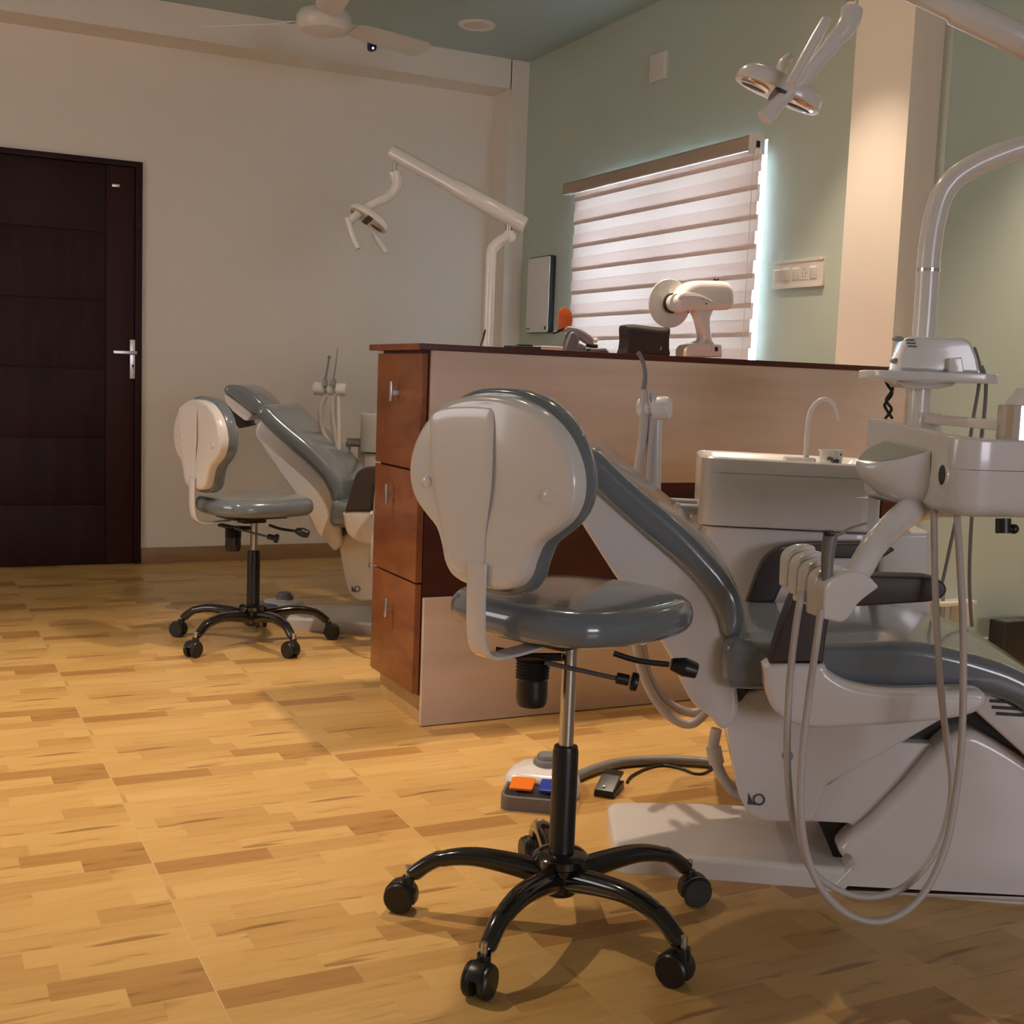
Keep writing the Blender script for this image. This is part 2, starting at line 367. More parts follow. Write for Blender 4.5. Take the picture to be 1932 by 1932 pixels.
# door
d=empty('door_1',(.17,YB,0),kind='structure'); W=.896
b=BM()
for (x0,x1,z0,z1) in ((0,.03,0,1.997),(W-.033,W,0,1.997),(.03,W-.033,1.97,1.997)): box(b,x0,-.018,z0,x1,.1,z1,.002)
obj('door_frame',b,'door',d)
b=BM(); gz=[0.004,.305,.638,.977,1.31,1.644,1.968]
for z0,z1 in zip(gz,gz[1:]): box(b,.032,-.004,z0+.002,.722,.06,z1-.002,.002)
box(b,.032,.004,.004,.86,.058,1.968)
le=obj('door_leaf',b,'door',d)
b=BM(); box(b,.725,-.004,.004,.861,.06,1.968,.002); obj('door_stile',b,'door2',d)
hd=empty('door_handle',(0,0,0)); hd.parent=d
b=BM(); box(b,.838,-.016,.935,.874-.004,-.003,1.13,.003); obj('handle_plate',b,'steel',hd)
b=BM(); cyl(b,(.853,-.014,1.063),(.853,-.055,1.063),.009); box(b,.752,-.062,1.055,.866,-.048,1.073,.004); obj('handle_lever',b,'steel',hd)
b=BM(); cyl(b,(.853,-.014,1.0),(.853,-.0175,1.0),.006); box(b,.851,-.0175,.985,.855,-.0155,1.0); obj('keyhole',b,'black',hd)
b=BM(); box(b,.752,-.0065,1.868,.789,-.003,1.881,.001); obj('label_plate',b,'steel',d)

# ---------------------------------------------------------------- blind, wall fittings
SB_=2.985
t=empty('zebra_blind',(3.02,4.87,0),0,'striped cream zebra roller blind glowing over the window of the green wall','blind')
b=BM(); ya,yb=[5.5872,4.0494]
slab(b,rp([(3.0,1.942),(3.044,1.942),(3.046,1.95),(3.046,2.0),(3.008,2.0),(3.0,1.99)],.005),yb,ya,.002,org=(-3.02,-4.87,0),fr=((1,0,0),(0,0,1),(0,1,0)))
obj('headrail',b,'blindrail',t)
yc=yb-.012
b=BM(); slab(b,rect(2.998,1.925,3.0685,2.004,.006),yc,yb+.001,.002,org=(-3.02,-4.87,0),fr=((1,0,0),(0,0,1),(0,1,0))); 
e=obj('end_bracket',b,'white2',t)
b=BM(); box(b,3.026-3.02,yc-.002-4.87,1.95,3.044-3.02,yc+.001-4.87,1.975); obj('bracket_slot',b,'black',e)
# fabric bands: two layers of alternating strips
ZL=[1.8528,1.6198,1.5055,1.3917]
p=(ZL[0]-ZL[3])/4
yl,yr=[5.4961,4.0069]
bf=BM(); bk=BM(); k=-1
while True:
    zt=ZL[0]-p*k; 
    if zt<.93: break
    z0=max(zt-.60*p,.92); 
    slab(bf,rect(min(yl,9),z0,yr,min(zt,1.94)),3.022,3.0235,org=(-3.02,-4.87,0),fr='yz')
    z1=zt-.43*p; z2=max(zt-1.012*p,.92)
    if z1>.93: slab(bk,rect(yl-.004,z2,yr-.012,min(z1,1.94)),3.0243,3.0255,org=(-3.02,-4.87,0),fr='yz')
    k+=1
obj('front_fabric',bf,'fabF',t); obj('rear_fabric',bk,'fabR',t)
b=BM(); tube(b,[(3.015-3.02,yr+.03-4.87,1.94),(3.015-3.02,yr+.032-4.87,1.0)],.0012,res=6); obj('pull_cord',b,'white2',t)
# switch plate
S=[(3.07,3.9262,1.4997),(3.07,3.6322,1.5067),(3.07,3.9256,1.3909),(3.07,3.6327,1.3904)]
y0=S[1][1]; y1=S[0][1]; z0=S[2][2]; z1=S[0][2]; L=y1-y0
t=empty('switch_plate',(XG,(y0+y1)/2,(z0+z1)/2),0,'white switch panel with four modules on the green wall beside the blind','switch')
h=(z1-z0)/2; b=BM(); slab(b,rect(-L/2,-h,L/2,h,.004),0,-.010,0,.003,fr='yz'); slab(b,rect(-L/2,-h,L/2,-h+.012,.002),-.01,-.013,0,.001,fr='yz'); slab(b,rect(-L/2,h-.012,L/2,h,.002),-.01,-.013,0,.001,fr='yz'); obj('plate',b,'white2',t)
for i,(c,kind) in enumerate([(.40,1),(.21,2),(.03,1),(-.14,3),(-.32,1)]):
    c*=L; w_=.066*L
    if kind!=3:
        b=BM(); tl=.006 if kind==1 else .016
        b2=[( -.010,-.024),(-.010-tl*.4,-.024),(-.010-tl,.016),(-.010,.024)]
        slab(b,rp(b2,.001),c-w_,c+w_,.001,fr=((1,0,0),(0,0,1),(0,1,0)),ns=2); obj('rocker_switch',b,'white2',t)
    else:
        b=BM(); slab(b,rect(c-w_,-.024,c+w_,.024,.002),-.010,-.012,fr='yz')
        q=obj('socket',b,'white2',t)
        b=BM()
        for a,z in ((0,.012),(-.01,-.002),(.01,-.002),(-.008,-.014),(.008,-.014)): cyl(b,(-.0119,c+a,z),(-.0125,c+a,z),.0025,n=10)
        obj('socket_hole',b,'darkgrey',q)
S=[(3.07,4.8953,2.5042),(3.07,4.7614,2.3659)]
b=BM(); slab(b,rect(S[1][1]+.015,S[1][2],S[0][1],S[0][2]-.02,.004),XG,XG-.02,0,.004,fr='yz')
t=empty('junction_box',(XG,S[0][1]-.05,S[0][2]),0,'small blank white cover plate high on the green wall above the blind','box')
o=obj('cover',b,'white2',t); o.location=(-XG,-(S[0][1]-.05),-S[0][2])
S=[(3.05,6.0209,1.6554),(3.05,5.7696,1.6459),(3.05,5.9996,1.2589),(3.05,5.7487,1.2684)]
y0=S[1][1]; y1=S[0][1]; z0=S[2][2]; z1=S[0][2]
t=empty('wall_board',(XG,(y0+y1)/2,(z0+z1)/2),0,'slim white board with black edge on the green wall left of the blind','board')
h=(z1-z0)/2; w_=(y1-y0)/2
b=BM(); slab(b,rect(-w_-.014,-h-.003,w_+.003,h+.005,.02),-.001,-.026,.002,.003,fr='yz'); obj('rim',b,'black',t)
b=BM(); slab(b,rect(-w_,-h,w_,h,.018),-.02,-.031,.001,.003,fr='yz'); q=obj('face',b,'white',t)
b=BM(); slab(b,rect(-w_+.012,-h+.012,-w_+.035,-h+.032),-.031,-.0318,fr='yz'); slab(b,rect(w_-.05,-h+.018,w_-.01,-h+.024),-.031,-.0318,fr='yz'); obj('print_mark',b,'print',q)
# sensor with blue led on the beam
S=[(2.1402,6.155,2.6845),(2.1814,6.155,2.6408)]
t=empty('alarm_sensor',((S[0][0]+S[1][0])/2,YF,S[1][2]),0,'small black sensor with a blue light on the beam under the fan','sensor')
w_=(S[1][0]-S[0][0])/2; h=S[0][2]-S[1][2]+.02
b=BM(); slab(b,rp([(-w_,h),(-w_,0),(w_,0),(w_,h)],[.002,w_,w_,.002]),0,-.03,0,.004,fr='xz'); obj('housing',b,'black',t)
b=BM(); sph(b,(0,-.0295,.012),.006,10); obj('led',b,'led',t)

# ---------------------------------------------------------------- ceiling fan and lights
t=empty('ceiling_fan',(1.61,5.19,HC),0,'cream three-bladed ceiling fan hanging from the teal ceiling','fan')
b=BM(); lathe(b,[(0,-.30),(.05,-.30),(.10,-.285),(.115,-.262),(.115,-.225),(.10,-.205),(.04,-.195),(0,-.195)],n=36); obj('motor_housing',b,'white2',t)
b=BM(); cyl(b,(0,0,-.2),(0,0,0),.011); lathe(b,[(.02,-.045),(.05,-.012),(.05,0)]); obj('down_rod',b,'white2',t)
for a in (19,139,259):
    b=BM(); c,s=math.cos(R(a)),math.sin(R(a)); er=V((c,s,0)); et=V((-s,c,-.30)).normalized(); en=er.cross(et)
    slab(b,rp([(.15,-.045),(.2,-.06),(.54,-.068),(.57,-.04),(.56,.05),(.52,.062),(.2,.05),(.15,.04)],.015),-.003,.003,.002,org=(0,0,-.245),fr=(er,et,en),ns=2)
    bl=obj('blade',b,'white2',t)
    b=BM(); slab(b,rp([(.09,-.02),(.2,-.04),(.2,.035),(.09,.02)],.008),.003,.009,.001,org=(0,0,-.245),fr=(er,et,en),ns=2); obj('blade_bracket',b,'white2',bl)
def downlight(x,y,lit,label,power=1,spill=1,cone=86):
    t=empty('ceiling_light',(x,y,HC),0,label,'ceiling light','recessed downlights in the teal ceiling')
    b=BM(); lathe(b,[(.062,-.001),(.062,-.006),(.085,-.010),(.092,-.004),(.092,0)],n=36); obj('trim_ring',b,'white2',t)
    b=BM(); lathe(b,[(0,-.004),(.064,-.004),(.064,-.001),(0,-.001)],n=30); obj('diffuser',b,'lampglow' if lit else 'lampoff',t)
    if lit:
        l=bpy.data.lights.new('downlight_beam','SPOT'); l.energy=SPOT_W*power; l.color=WARM; l.spot_size=R(cone); l.spot_blend=.6; l.shadow_soft_size=.022
        o=bpy.data.objects.new('downlight_beam',l); COL.objects.link(o); o.parent=t; o.location=(0,0,-.03)
        l=bpy.data.lights.new('downlight_spill','SPOT'); l.energy=SPILL_W*spill; l.color=WARM; l.spot_size=R(165); l.spot_blend=1.0; l.shadow_soft_size=.05
        o=bpy.data.objects.new('downlight_spill',l); COL.objects.link(o); o.parent=t; o.location=(0,0,-.03)
S=[(2.5303,5.6649,2.72)]
downlight(S[0][0],S[0][1],False,'round unlit downlight in the ceiling right of the fan')
downlight(-.25,3.15,True,'lit downlight over the open floor left of the chairs',1.6,.5,84)
downlight(1.72,3.38,True,'lit downlight directly over the counter',.8,.8)
downlight(2.57,3.32,True,'lit downlight beside the cream pillar',.72,.05,68)

downlight(4.15,2.72,True,'lit downlight over the alcove wall behind the lamp pole',1.0,.12,88)

# ---------------------------------------------------------------- counter
CX=1.29; CR=2.995
cb=empty('drawer_cabinet',(CX,3.19,0),0,'tall partition cabinet with red-brown drawers and pale maple back panels','cabinet')
def cab(name,bm,m,par=cb,**k): return obj(name,bm,m,par,**k)
b=BM(); box(b,.022,0,.088,3.19-1.29-.19,.365,1.074); cab('carcass',b,'maroon')
b=BM(); box(b,.035,.012,0,CR-CX,.355,.09); cab('plinth',b,'plinth')
zz=[.092,.415,.735,1.068]
S=[(3.3606,0.9494),(3.3767,0.6481),(3.3557,0.3135)]
for i,(z0,z1) in enumerate(zip(zz,zz[1:])):
    b=BM(); box(b,0,-.0,z0+.003,.02,.352,z1-.003,.0015); dr=cab('drawer',b,'redwood')
    hy,hz=S[2-i]; hy-=3.19
    b=BM(); box(b,-.028,hy-.008,hz-.025,-.020,hy+.008,hz+.035,.002); box(b,-.022,hy-.005,hz-.005,.001,hy+.005,hz+.008)
    h=obj('drawer_handle',b,'steel',dr)
b=BM(); box(b,.026,-.016,.702,CR+.12-CX,.0,1.074,.001); cab('upper_panel',b,'pale',label='pale maple upper panel')
b=BM(); box(b,.024,-.016,.003,CR+.12-CX,.0,.374,.001); cab('lower_panel',b,'pale',label='pale maple lower panel')
b=BM(); box(b,CR-CX,-.015,.374,CR+.12-CX,-.001,.702); cab('recessed_band',b,'maroon')
t=empty('countertop',(CX,3.19,1.074),0,'long red-brown laminate worktop edged in dark maroon on the drawer cabinet','countertop')
b=BM(); box(b,-.012,-.012,0,CR-CX,.40,.018,.001); obj('slab',b,'topwood',t)
b=BM(); box(b,-.0125,-.018,.0,CR-CX,-.012,.018,.001); obj('front_edge',b,'maroon',t,label='dark maroon front edging')

# ---------------------------------------------------------------- things on the counter (y = 3.35)
CT=1.0925; YC=3.35
def cent(pts): return [(p[0],p[2]) for p in pts]
def lower(pts,zmin=CT): return [(x,max(z,zmin)) for x,z in pts]
# x-ray camera
BASE=[(2.2551,3.35,1.0936),(2.2547,3.35,1.12),(2.2674,3.35,1.1347),(2.297,3.35,1.1414),(2.3969,3.35,1.1414),(2.4024,3.35,1.0997)]
x0=BASE[0][0]; x1=BASE[-1][0]; xm=(x0+x1)/2
t=empty('handheld_xray_camera',(xm,YC,CT),0,'white handheld dental x-ray camera with round shield on its charging stand','x-ray camera')
def cc(pts): return [(x-xm,max(z-CT,0)) for x,_,z in pts]
b=BM(); slab(b,rp(cc(BASE),.006),-.03,.03,.006,fr='xz'); ba=obj('charging_stand',b,'white',t)
S=cc([(2.3557,3.35,1.137),(2.3572,3.35,1.1139),(2.3833,3.35,1.115),(2.3819,3.35,1.1365)]); b=BM(); slab(b,rp(S,.001),-.0315,-.03,fr='xz'); q=obj('socket_plate',b,'white',ba)
S=cc([(2.3678,3.35,1.1322),(2.3687,3.35,1.118),(2.3809,3.35,1.1185),(2.38,3.35,1.1328)]); b=BM(); slab(b,S,-.0322,-.0315,fr='xz'); obj('power_switch',b,'black',ba)
S=cc([(2.3016,3.35,1.1363),(2.3241,3.35,1.1551),(2.3201,3.35,1.1833),(2.3071,3.35,1.218),(2.2944,3.35,1.249),(2.3632,3.35,1.2531),(2.3573,3.35,1.2243),(2.3627,3.35,1.1819),(2.3698,3.35,1.1538),(2.3773,3.35,1.1398)])
b=BM(); slab(b,spl(S,3),-.021,.021,.014,fr='xz'); obj('handle',b,'white',t)
S=cc([(2.211,3.35,1.2581),(2.2089,3.35,1.2789),(2.2295,3.35,1.3011),(2.2533,3.35,1.3264),(2.2886,3.35,1.3399),(2.3399,3.35,1.3442),(2.4006,3.35,1.3459),(2.4278,3.35,1.3335),(2.438,3.35,1.3146),(2.4387,3.35,1.2718),(2.4243,3.35,1.2566),(2.3851,3.35,1.2522),(2.329,3.35,1.2468),(2.2692,3.35,1.2426),(2.2315,3.35,1.2348)])
b=BM(); slab(b,spl(S,3),-.036,.036,.022,fr='xz'); hd=obj('camera_body',b,'white',t)
S=cc([(2.2156,3.35,1.2862),(2.236,3.35,1.298),(2.2698,3.35,1.2995),(2.3088,3.35,1.2921),(2.3532,3.35,1.2737),(2.3181,3.35,1.2804),(2.2749,3.35,1.2865),(2.2454,3.35,1.2829),(2.2207,3.35,1.2726)])
b=BM(); slab(b,spl(S,3),-.039,-.03,.002,fr='xz',ns=2); obj('side_trim',b,'white',hd)
S=cc([(2.3812,3.35,1.3428)])[0]; b=BM(); lathe(b,[(.021,-.014),(.021,-.003),(.017,0),(0,0)],(S[0],0,S[1]+.003)); obj('button_ring',b,'white',hd)
b=BM(); lathe(b,[(.009,0),(.009,.010),(.006,.013),(0,.013)],(S[0],0,S[1])); obj('exposure_button',b,'black',hd)
S=cc([(2.3211,3.35,1.2682),(2.2546,3.35,1.2369),(2.3072,3.35,1.2832)])
for x,z in S:
    b=BM(); cyl(b,(x,-.0385,z),(x,-.034,z),.003,n=10); obj('screw',b,'darkgrey',hd)
S=cc([(2.2294,3.35,1.2679)])[0]; ax=V((.03,.998,.0)).normalized(); c=V((S[0]-.004,.004,S[1]-.002))
b=BM(); cyl(b,c-ax*.02,c+ax*.03,.029,.026); obj('cone',b,'white',t)
b=BM(); cyl(b,c+ax*.006,c+ax*.016,.0325); obj('cone_band',b,'black',t)
b=BM(); lathe(b,[(0,.026),(.077,.026),(.0785,.0275),(.0785,.029),(.077,.030),(0,.030)],c,ax,40); obj('shield_disc',b,'white2',t)
# pouch
S=[(2.031,3.35,1.1856),(2.2001,3.35,1.1964),(2.0387,3.35,1.0966)]; x0,x1=S[0][0],S[1][0]; xm=(x0+x1)/2; h=S[0][2]-CT
t=empty('black_pouch',(xm,YC,CT),0,'small upright black fabric pouch on the counter left of the x-ray camera','pouch')
w_=(x1-x0)/2
b=BM(); slab(b,spl([(-w_+.002,.0),(0,.0),(w_-.002,.0),(w_,.03),(w_-.001,h*.6),(w_,h*.9),(w_-.006,h),(w_*.5,h-.003),(0,h-.001),(-w_*.6,h+.002),(-w_+.006,h),(-w_,h*.88),(-w_+.003,h*.5),(-w_+.001,.02)],4),-.028,.028,.014,fr='xz'); obj('body',b,'pouch',t)
b=BM(); tube(b,[(-w_+.004,0,h-.002),(-w_*.5,-.001,h+.0015),(0,0,h),(w_*.5,.001,h-.002),(w_-.004,0,h-.002)],.003,res=8); obj('zip',b,'darkgrey',t)
b=BM(); slab(b,rp([(w_*.5,h*.22),(w_*.56,h*.22),(w_*.6,h*.34),(w_*.54,h*.34)],.001),-.0295,-.026,fr='xz'); obj('stitch_label',b,'greyrim',t)
# curing light with orange shield
S=[(1.8171,3.35,1.0988),(1.8928,3.35,1.1022)]; xm=S[0][0]+.03
t=empty('curing_light',(xm,YC,CT),0,'grey dental curing light with a round orange eye shield in its stand','curing light')
S=cc([(1.8156,3.35,1.0904),(1.834,3.35,1.1483),(1.8434,3.35,1.1555),(1.8532,3.35,1.152),(1.8678,3.35,1.1331),(1.8619,3.35,1.1109),(1.8715,3.35,1.1215),(1.8915,3.35,1.1123),(1.8948,3.35,1.0938)]); b=BM(); slab(b,rp(S,.003),-.025,.025,.004,fr='xz'); obj('stand',b,'stand',t)
S=cc([(1.9089,3.35,1.0944),(1.9098,3.35,1.1074),(1.9635,3.35,1.1105),(1.973,3.35,1.0972)]); b=BM(); slab(b,rp(S,.003),-.025,.025,.004,fr='xz'); obj('stand_foot',b,'stand',t)
S=cc([(1.816,3.35,1.1625),(1.8432,3.35,1.1589),(1.8708,3.35,1.1502),(1.899,3.35,1.1347),(1.9233,3.35,1.1205)])
b=BM(); tube(b,[(x,-.004,z) for x,z in S],[.005,.009,.012,.013,.008],res=14); g=obj('handpiece',b,'greyrim',t)
S2=cc([(1.8275,3.35,1.1648),(1.8586,3.35,1.1613),(1.8904,3.35,1.1495),(1.9227,3.35,1.1324)]); b=BM(); tube(b,[(x,-.010,z+.002) for x,z in S2],[.003,.007,.008,.006],res=12); obj('handpiece_cover',b,'bluegrey',g)
S2=cc([(1.9275,3.35,1.1326)])[0]; b=BM(); sph(b,(S2[0],-.018,S2[1]),.009,14,(1,.5,.9)); obj('trigger',b,'white',g)
S2=cc([(1.9039,3.35,1.1162),(1.9395,3.35,1.1145)]); b=BM(); tube(b,[(S2[0][0],-.006,S2[0][1]),(S2[1][0],-.006,S2[1][1])],.007,res=10); obj('end_cap',b,'black',g)
S2=cc([(1.8198,3.35,1.1637),(1.8067,3.35,1.157),(1.7841,3.35,1.1475)]); b=BM(); tube(b,[(x,-.004,z) for x,z in S2],[.006,.005,.004],res=10); obj('light_tip',b,'black',g)
S2=cc([(1.8212,3.35,1.1905)])[0]; b=BM(); slab(b,ell(S2[0],S2[1],.027,.038,36),-.008,-.005,.001,fr='xz',ns=2); obj('eye_shield',b,'shield',g)
# flat items
S=[(1.6332,3.35,1.0983),(1.7303,3.35,1.1027),(1.8056,3.35,1.1061)]
t=tag(empty('black_case',((S[0][0]+S[1][0])/2,YC,CT)),'flat black case lying on the counter at its left end','case')
b=BM(); w_=(S[1][0]-S[0][0])/2; box(b,-w_,-.03,0,w_,.03,.011,.004); obj('case_body',b,'black',t); b=BM(); box(b,-w_*.2,-.02,.0105,w_*.55,.02,.0165,.002); obj('clasp',b,'black',t)
t=tag(empty('white_tray',((S[1][0]+S[2][0])/2,YC,CT)),'low white tray on the counter between black case and curing light','tray')
b=BM(); w_=(S[2][0]-S[1][0])/2-.001; box(b,-w_,-.035,0,w_,.035,.009,.004); obj('tray_body',b,'white2',t); b=BM(); slab(b,rect(-w_-.002,-.036,w_+.002,.036,.006),.009,.0145,.002,ns=2); obj('tray_rim',b,'white',t)

# ---------------------------------------------------------------- stools
SC_=(1.066,1.885,0)
def caster_bm(d):
    b=BM(); c,s=math.cos(d),math.sin(d); f=V((c,s,0)); n=V((-s,c,0))
    for sg in (-1,1):
        lathe(b,[(0,.0),(.017,.0),(.0235,.003),(.0255,.008),(.0255,.013),(.023,.016),(0,.016)],f*.012+n*(sg*.004)+V((0,0,.0255)),n*sg,24)
    slab(b,[V((.012+.0275*math.cos(R(q)),.0255+.0275*math.sin(R(q)))) for q in range(20,215,15)]+[V((.012-.018*math.cos(R(35)),.02)),V((.012+.014,.03))],-.0125,.0125,.002,fr=(f,V((0,0,1)),n),ns=2)
    cyl(b,(0,0,.035),(0,0,.060),.0105,n=14); cyl(b,(0,0,.058),(0,0,.078),.0055,n=12,mi=1)
    return b
def make_stool():
    t=empty('dental_stool',SC_,R(20),'grey vinyl stool nearest the camera with white back shell and black star base','stool','wheeled dental stools')
    cas=[-35,60,120,200,100]
    for k in range(5):
        a=R(-20+72*k); er=V((math.cos(a),math.sin(a),0)); et=V((-math.sin(a),math.cos(a),0))
        b=BM(); path=[(.03,.125),(.09,.133),(.16,.136),(.215,.126),(.252,.108),(.280,.086),(.288,.078)]
        hw=[.024,.022,.020,.018,.016,.015,.012]; hh=[.023,.020,.017,.015,.0145,.015,.012]
        P=spl(path,4,False); rings=[]; N=len(P)
        for i,p_ in enumerate(P):
            f=i/(N-1)*(len(hw)-1); q=min(int(f),len(hw)-2); w_=hw[q]*(1-f+q)+hw[q+1]*(f-q); h=hh[q]*(1-f+q)+hh[q+1]*(f-q)
            tg=(P[min(i+1,N-1)]-P[max(i-1,0)]).normalized(); nn=V((-tg.y,tg.x)); cz=p_ - nn*(h if i<N*.55 else h*.8)
            rings.append([b.verts.new(er*(cz.x+nn.x*h*math.sin(x)*1.0)+V((0,0,cz.y+nn.y*h*math.sin(x)))+et*(w_*math.copysign(abs(math.cos(x))**.8,math.cos(x)))) for x in [2*PI*m/14 for m in range(14)]])
        for x,y in zip(rings,rings[1:]):
            for m in range(14): b.faces.new((x[m],x[(m+1)%14],y[(m+1)%14],y[m]))
        b.faces.new(rings[0]); b.faces.new(rings[-1])
        lg=obj('leg',b,'blackgloss',t)
        b=caster_bm(R(cas[k])); bmesh.ops.scale(b,vec=(1.13,1.13,1.13),verts=b.verts); bmesh.ops.translate(b,vec=er*.286,verts=b.verts); obj('caster',b,['black','steel'],lg)
    b=BM(); lathe(b,[(0,.068),(.028,.068),(.032,.072),(.038,.080),(.041,.095),(.043,.122),(.050,.127),(.050,.140),(.042,.147),(.030,.149),(0,.149)],n=32); obj('hub',b,'blackgloss',t)
    b=BM(); lathe(b,[(0,.13),(.0235,.13),(.0235,.335),(.021,.345),(.015,.347),(0,.347)],n=28); obj('column_sleeve',b,'black',t)
    top=[]
    b=BM(); lathe(b,[(.0135,.33),(.0135,.565)],n=24); top.append(obj('gas_rod',b,'steel',t))
    b=BM(); slab(b,[V(q)*.915 for q in spl([(-.205,-.09),(-.212,0),(-.205,.09),(-.16,.175),(-.06,.212),(.06,.213),(.16,.175),(.21,.09),(.222,0),(.21,-.09),(.16,-.175),(.06,-.213),(-.06,-.212),(-.16,-.175)],5)],.567,.628,.024,.030,ns=6,dome=.007); top.append(obj('seat',b,'leather',t))
    b=BM(); slab(b,rect(-.12,-.075,.10,.075,.012),.549,.569,.003); box(b,-.055,-.03,.530,.035,.03,.552,.006)
    S=[(-0.095,0.0946,0.5157),(-0.0528,0.0488,0.5067),(-0.0133,0.0075,0.5088)]
    tube(b,[S[0],S[1],S[2]],.008,res=8,smooth=False); top.append(obj('tilt_mechanism',b,'black',t))
    S=[(-0.0708,0.0246,0.5108),(-0.0751,0.0161,0.4268)]
    rr_=.0285; zt=S[0][2]; zb=S[1][2]; pr=[(rr_*.9,zt-zb)]
    for q in range(6): pr+=[(rr_*1.06,zt-zb-.003-.006*q),(rr_*.97,zt-zb-.006-.006*q)]
    pr+=[(rr_,.02),(rr_*.97,.008),(rr_*.85,.0),(0,0)]
    b=BM(); lathe(b,pr,(S[0][0],S[0][1],zb),(0,0,1),28); top.append(obj('tension_knob',b,'black',t))
    S=[(0.0129,-0.0897,0.5299),(0.0424,-0.1226,0.5186),(0.0788,-0.1616,0.5141),(0.0815,-0.164,0.517),(0.1116,-0.1976,0.5048)]
    b=BM(); tube(b,S[:3],.0052,res=8); lv=obj('height_lever',b,'black',t); top.append(lv)
    b=BM(); tube(b,[V(S[3])-V((0,0,.002)),(V(S[3])+V(S[4]))/2,V(S[4])],[.012,.020,.016],res=14,flat=.85); obj('lever_paddle',b,'black',lv)
    S=[(-0.0862,-0.0172,0.5142),(0.0003,-0.1118,0.4906),(-0.0015,-0.1097,0.4923),(0.0129,-0.1254,0.4885),(0.0154,-0.1282,0.4877),(0.0235,-0.1371,0.4854)]
    b=BM(); tube(b,[S[0],S[1]],.0042,res=8); kn=obj('adjusting_rod',b,'darkgrey',t); top.append(kn)
    b=BM(); cyl(b,S[2],S[3],.010,n=18); cyl(b,S[4],S[5],.0165,n=20,bev=.003); obj('rod_knob',b,'black',kn)
    # back support bar
    b=BM(); path=[(-.243,.70),(-.243,.64),(-.240,.585),(-.232,.555),(-.212,.540),(-.17,.537),(-.10,.541)]
    P=spl(path,4,False); N=len(P); up_=[];lo_=[]
    for i,p_ in enumerate(P):
        tg=(P[min(i+1,N-1)]-P[max(i-1,0)]).normalized(); nn=V((-tg.y,tg.x)); up_.append(p_+nn*.003); lo_.append(p_-nn*.003)
    slab(b,up_+lo_[::-1],-.021,.021,.002,fr='xz',ns=2); top.append(obj('back_bar',b,'white',t))
    half=[(0,.974),(.045,.972),(.09,.962),(.13,.941),(.163,.911),(.184,.875),(.191,.84),(.186,.81),(.170,.785),(.143,.764),(.115,.744),(.100,.716),(.091,.69),(.072,.669),(.04,.659),(0,.657)]
    full=half+[(-y,z) for y,z in half[-2:0:-1]]
    cv=clean(spl(full,3)); cen=V((0,.815)); wrp=lambda q:(q.x+.15*q.y*q.y,q.y,q.z)
    b=BM(); slab(b,cv,-.205,-.238,.003,.013,fr=((0,1,0),(0,0,1),(1,0,0)),warp=wrp)
    sh=obj('back_shell',b,'white',t); top.append(sh)
    S=[(p_[0]-.006,p_[1]) for p_ in [(0.1365,0.9287),(0.1201,0.9435),(0.0834,0.9514),(0.012,0.9544),(-0.0126,0.9457),(-0.0149,0.8873),(-0.0145,0.8259),(-0.005,0.7507),(0.0024,0.6872),(0.0709,0.6831),(0.0939,0.7394),(0.1199,0.8142),(0.1323,0.8776)]]
    b=BM(); slab(b,spl(S,4),-.2375,-.2575,0,.020,fr=((0,1,0),(0,0,1),(1,0,0)),ns=6,warp=lambda q:(-.2375+(q.x+.2375)*.11,q.y,q.z)); obj('shell_panel',b,'white',sh)
    for s_ in (-1,1):
        b=BM(); sph(b,(-.236+.15*.14*.14,s_*.14,.822),.0125,14,(.45,1,1)); obj('screw_cap',b,'white',sh)
    b=BM(); slab(b,[V((p_.x*.965,(p_.y-.815)*1.075+.815)) for p_ in cv],-.208,-.156,.010,.024,fr=((0,1,0),(0,0,1),(1,0,0)),warp=wrp,dome=.006); top.append(obj('back_cushion',b,'leather',t))
    return t,top
st,top=make_stool()
sf=dup(st); sf.location=(1.137,4.39,0); sf.rotation_euler=(0,0,R(13)); sf['label']='grey vinyl stool by the back wall near the brown door'
for c in sf.children:
    n=c.name.split('.')[0]
    if n in ('leg','hub','column_sleeve'): c.rotation_euler=(0,0,R(4))
    else: c.location.z-=.082

# ---------------------------------------------------------------- dental chair (local: x along the seat, y away from the camera)
PC=(1.297,2.07,0); RA=R(-32.5); TF=V((.02,2.525,0))
ch=empty('dental_chair',PC,RA,'reclined grey dental chair on white base beside the near stool','dental chair','reclining dental chairs')
def pc(name,bm,m,par=ch,**k): return obj(name,bm,m,par,**k)
def prof(name,pts,v0,v1,m,r=.006,rad=None,sm=False,par=ch,**k):
    b=BM(); c=spl(pts,4) if sm else rp(pts,rad if rad is not None else .006); slab(b,c,v0,v1,r,fr='xz'); return pc(name,b,m,par,**k)
b=BM(); slab(b,rp([(-.0,0),(.95,0),(.95,.345),(.2,.345),(-.028,.30)],[.03,.02,.02,.05,.04]),0,.045,.0,.012); pc('base_plate',b,'enamel')
BC=[V(p) for p in [(-.106,.832),(-.100,.860),(-.080,.872),(-.055,.858)]+[(-0.0285,0.8328),(0.0211,0.7919),(0.0704,0.7559),(0.1149,0.7196),(0.1573,0.6785),(0.1948,0.6395),(0.2207,0.5986),(0.2304,0.5603),(0.2269,0.5309),(0.2091,0.5104),(0.1897,0.5189),(0.1784,0.5524),(0.1497,0.5994),(0.0995,0.65),(0.04,0.6977),(-0.0246,0.75),(-0.0744,0.7922)]]
b=BM(); slab(b,spl(BC,3),-.07,.40,.024,fr='xz',ns=6); bc=pc('backrest_cushion',b,'leather')
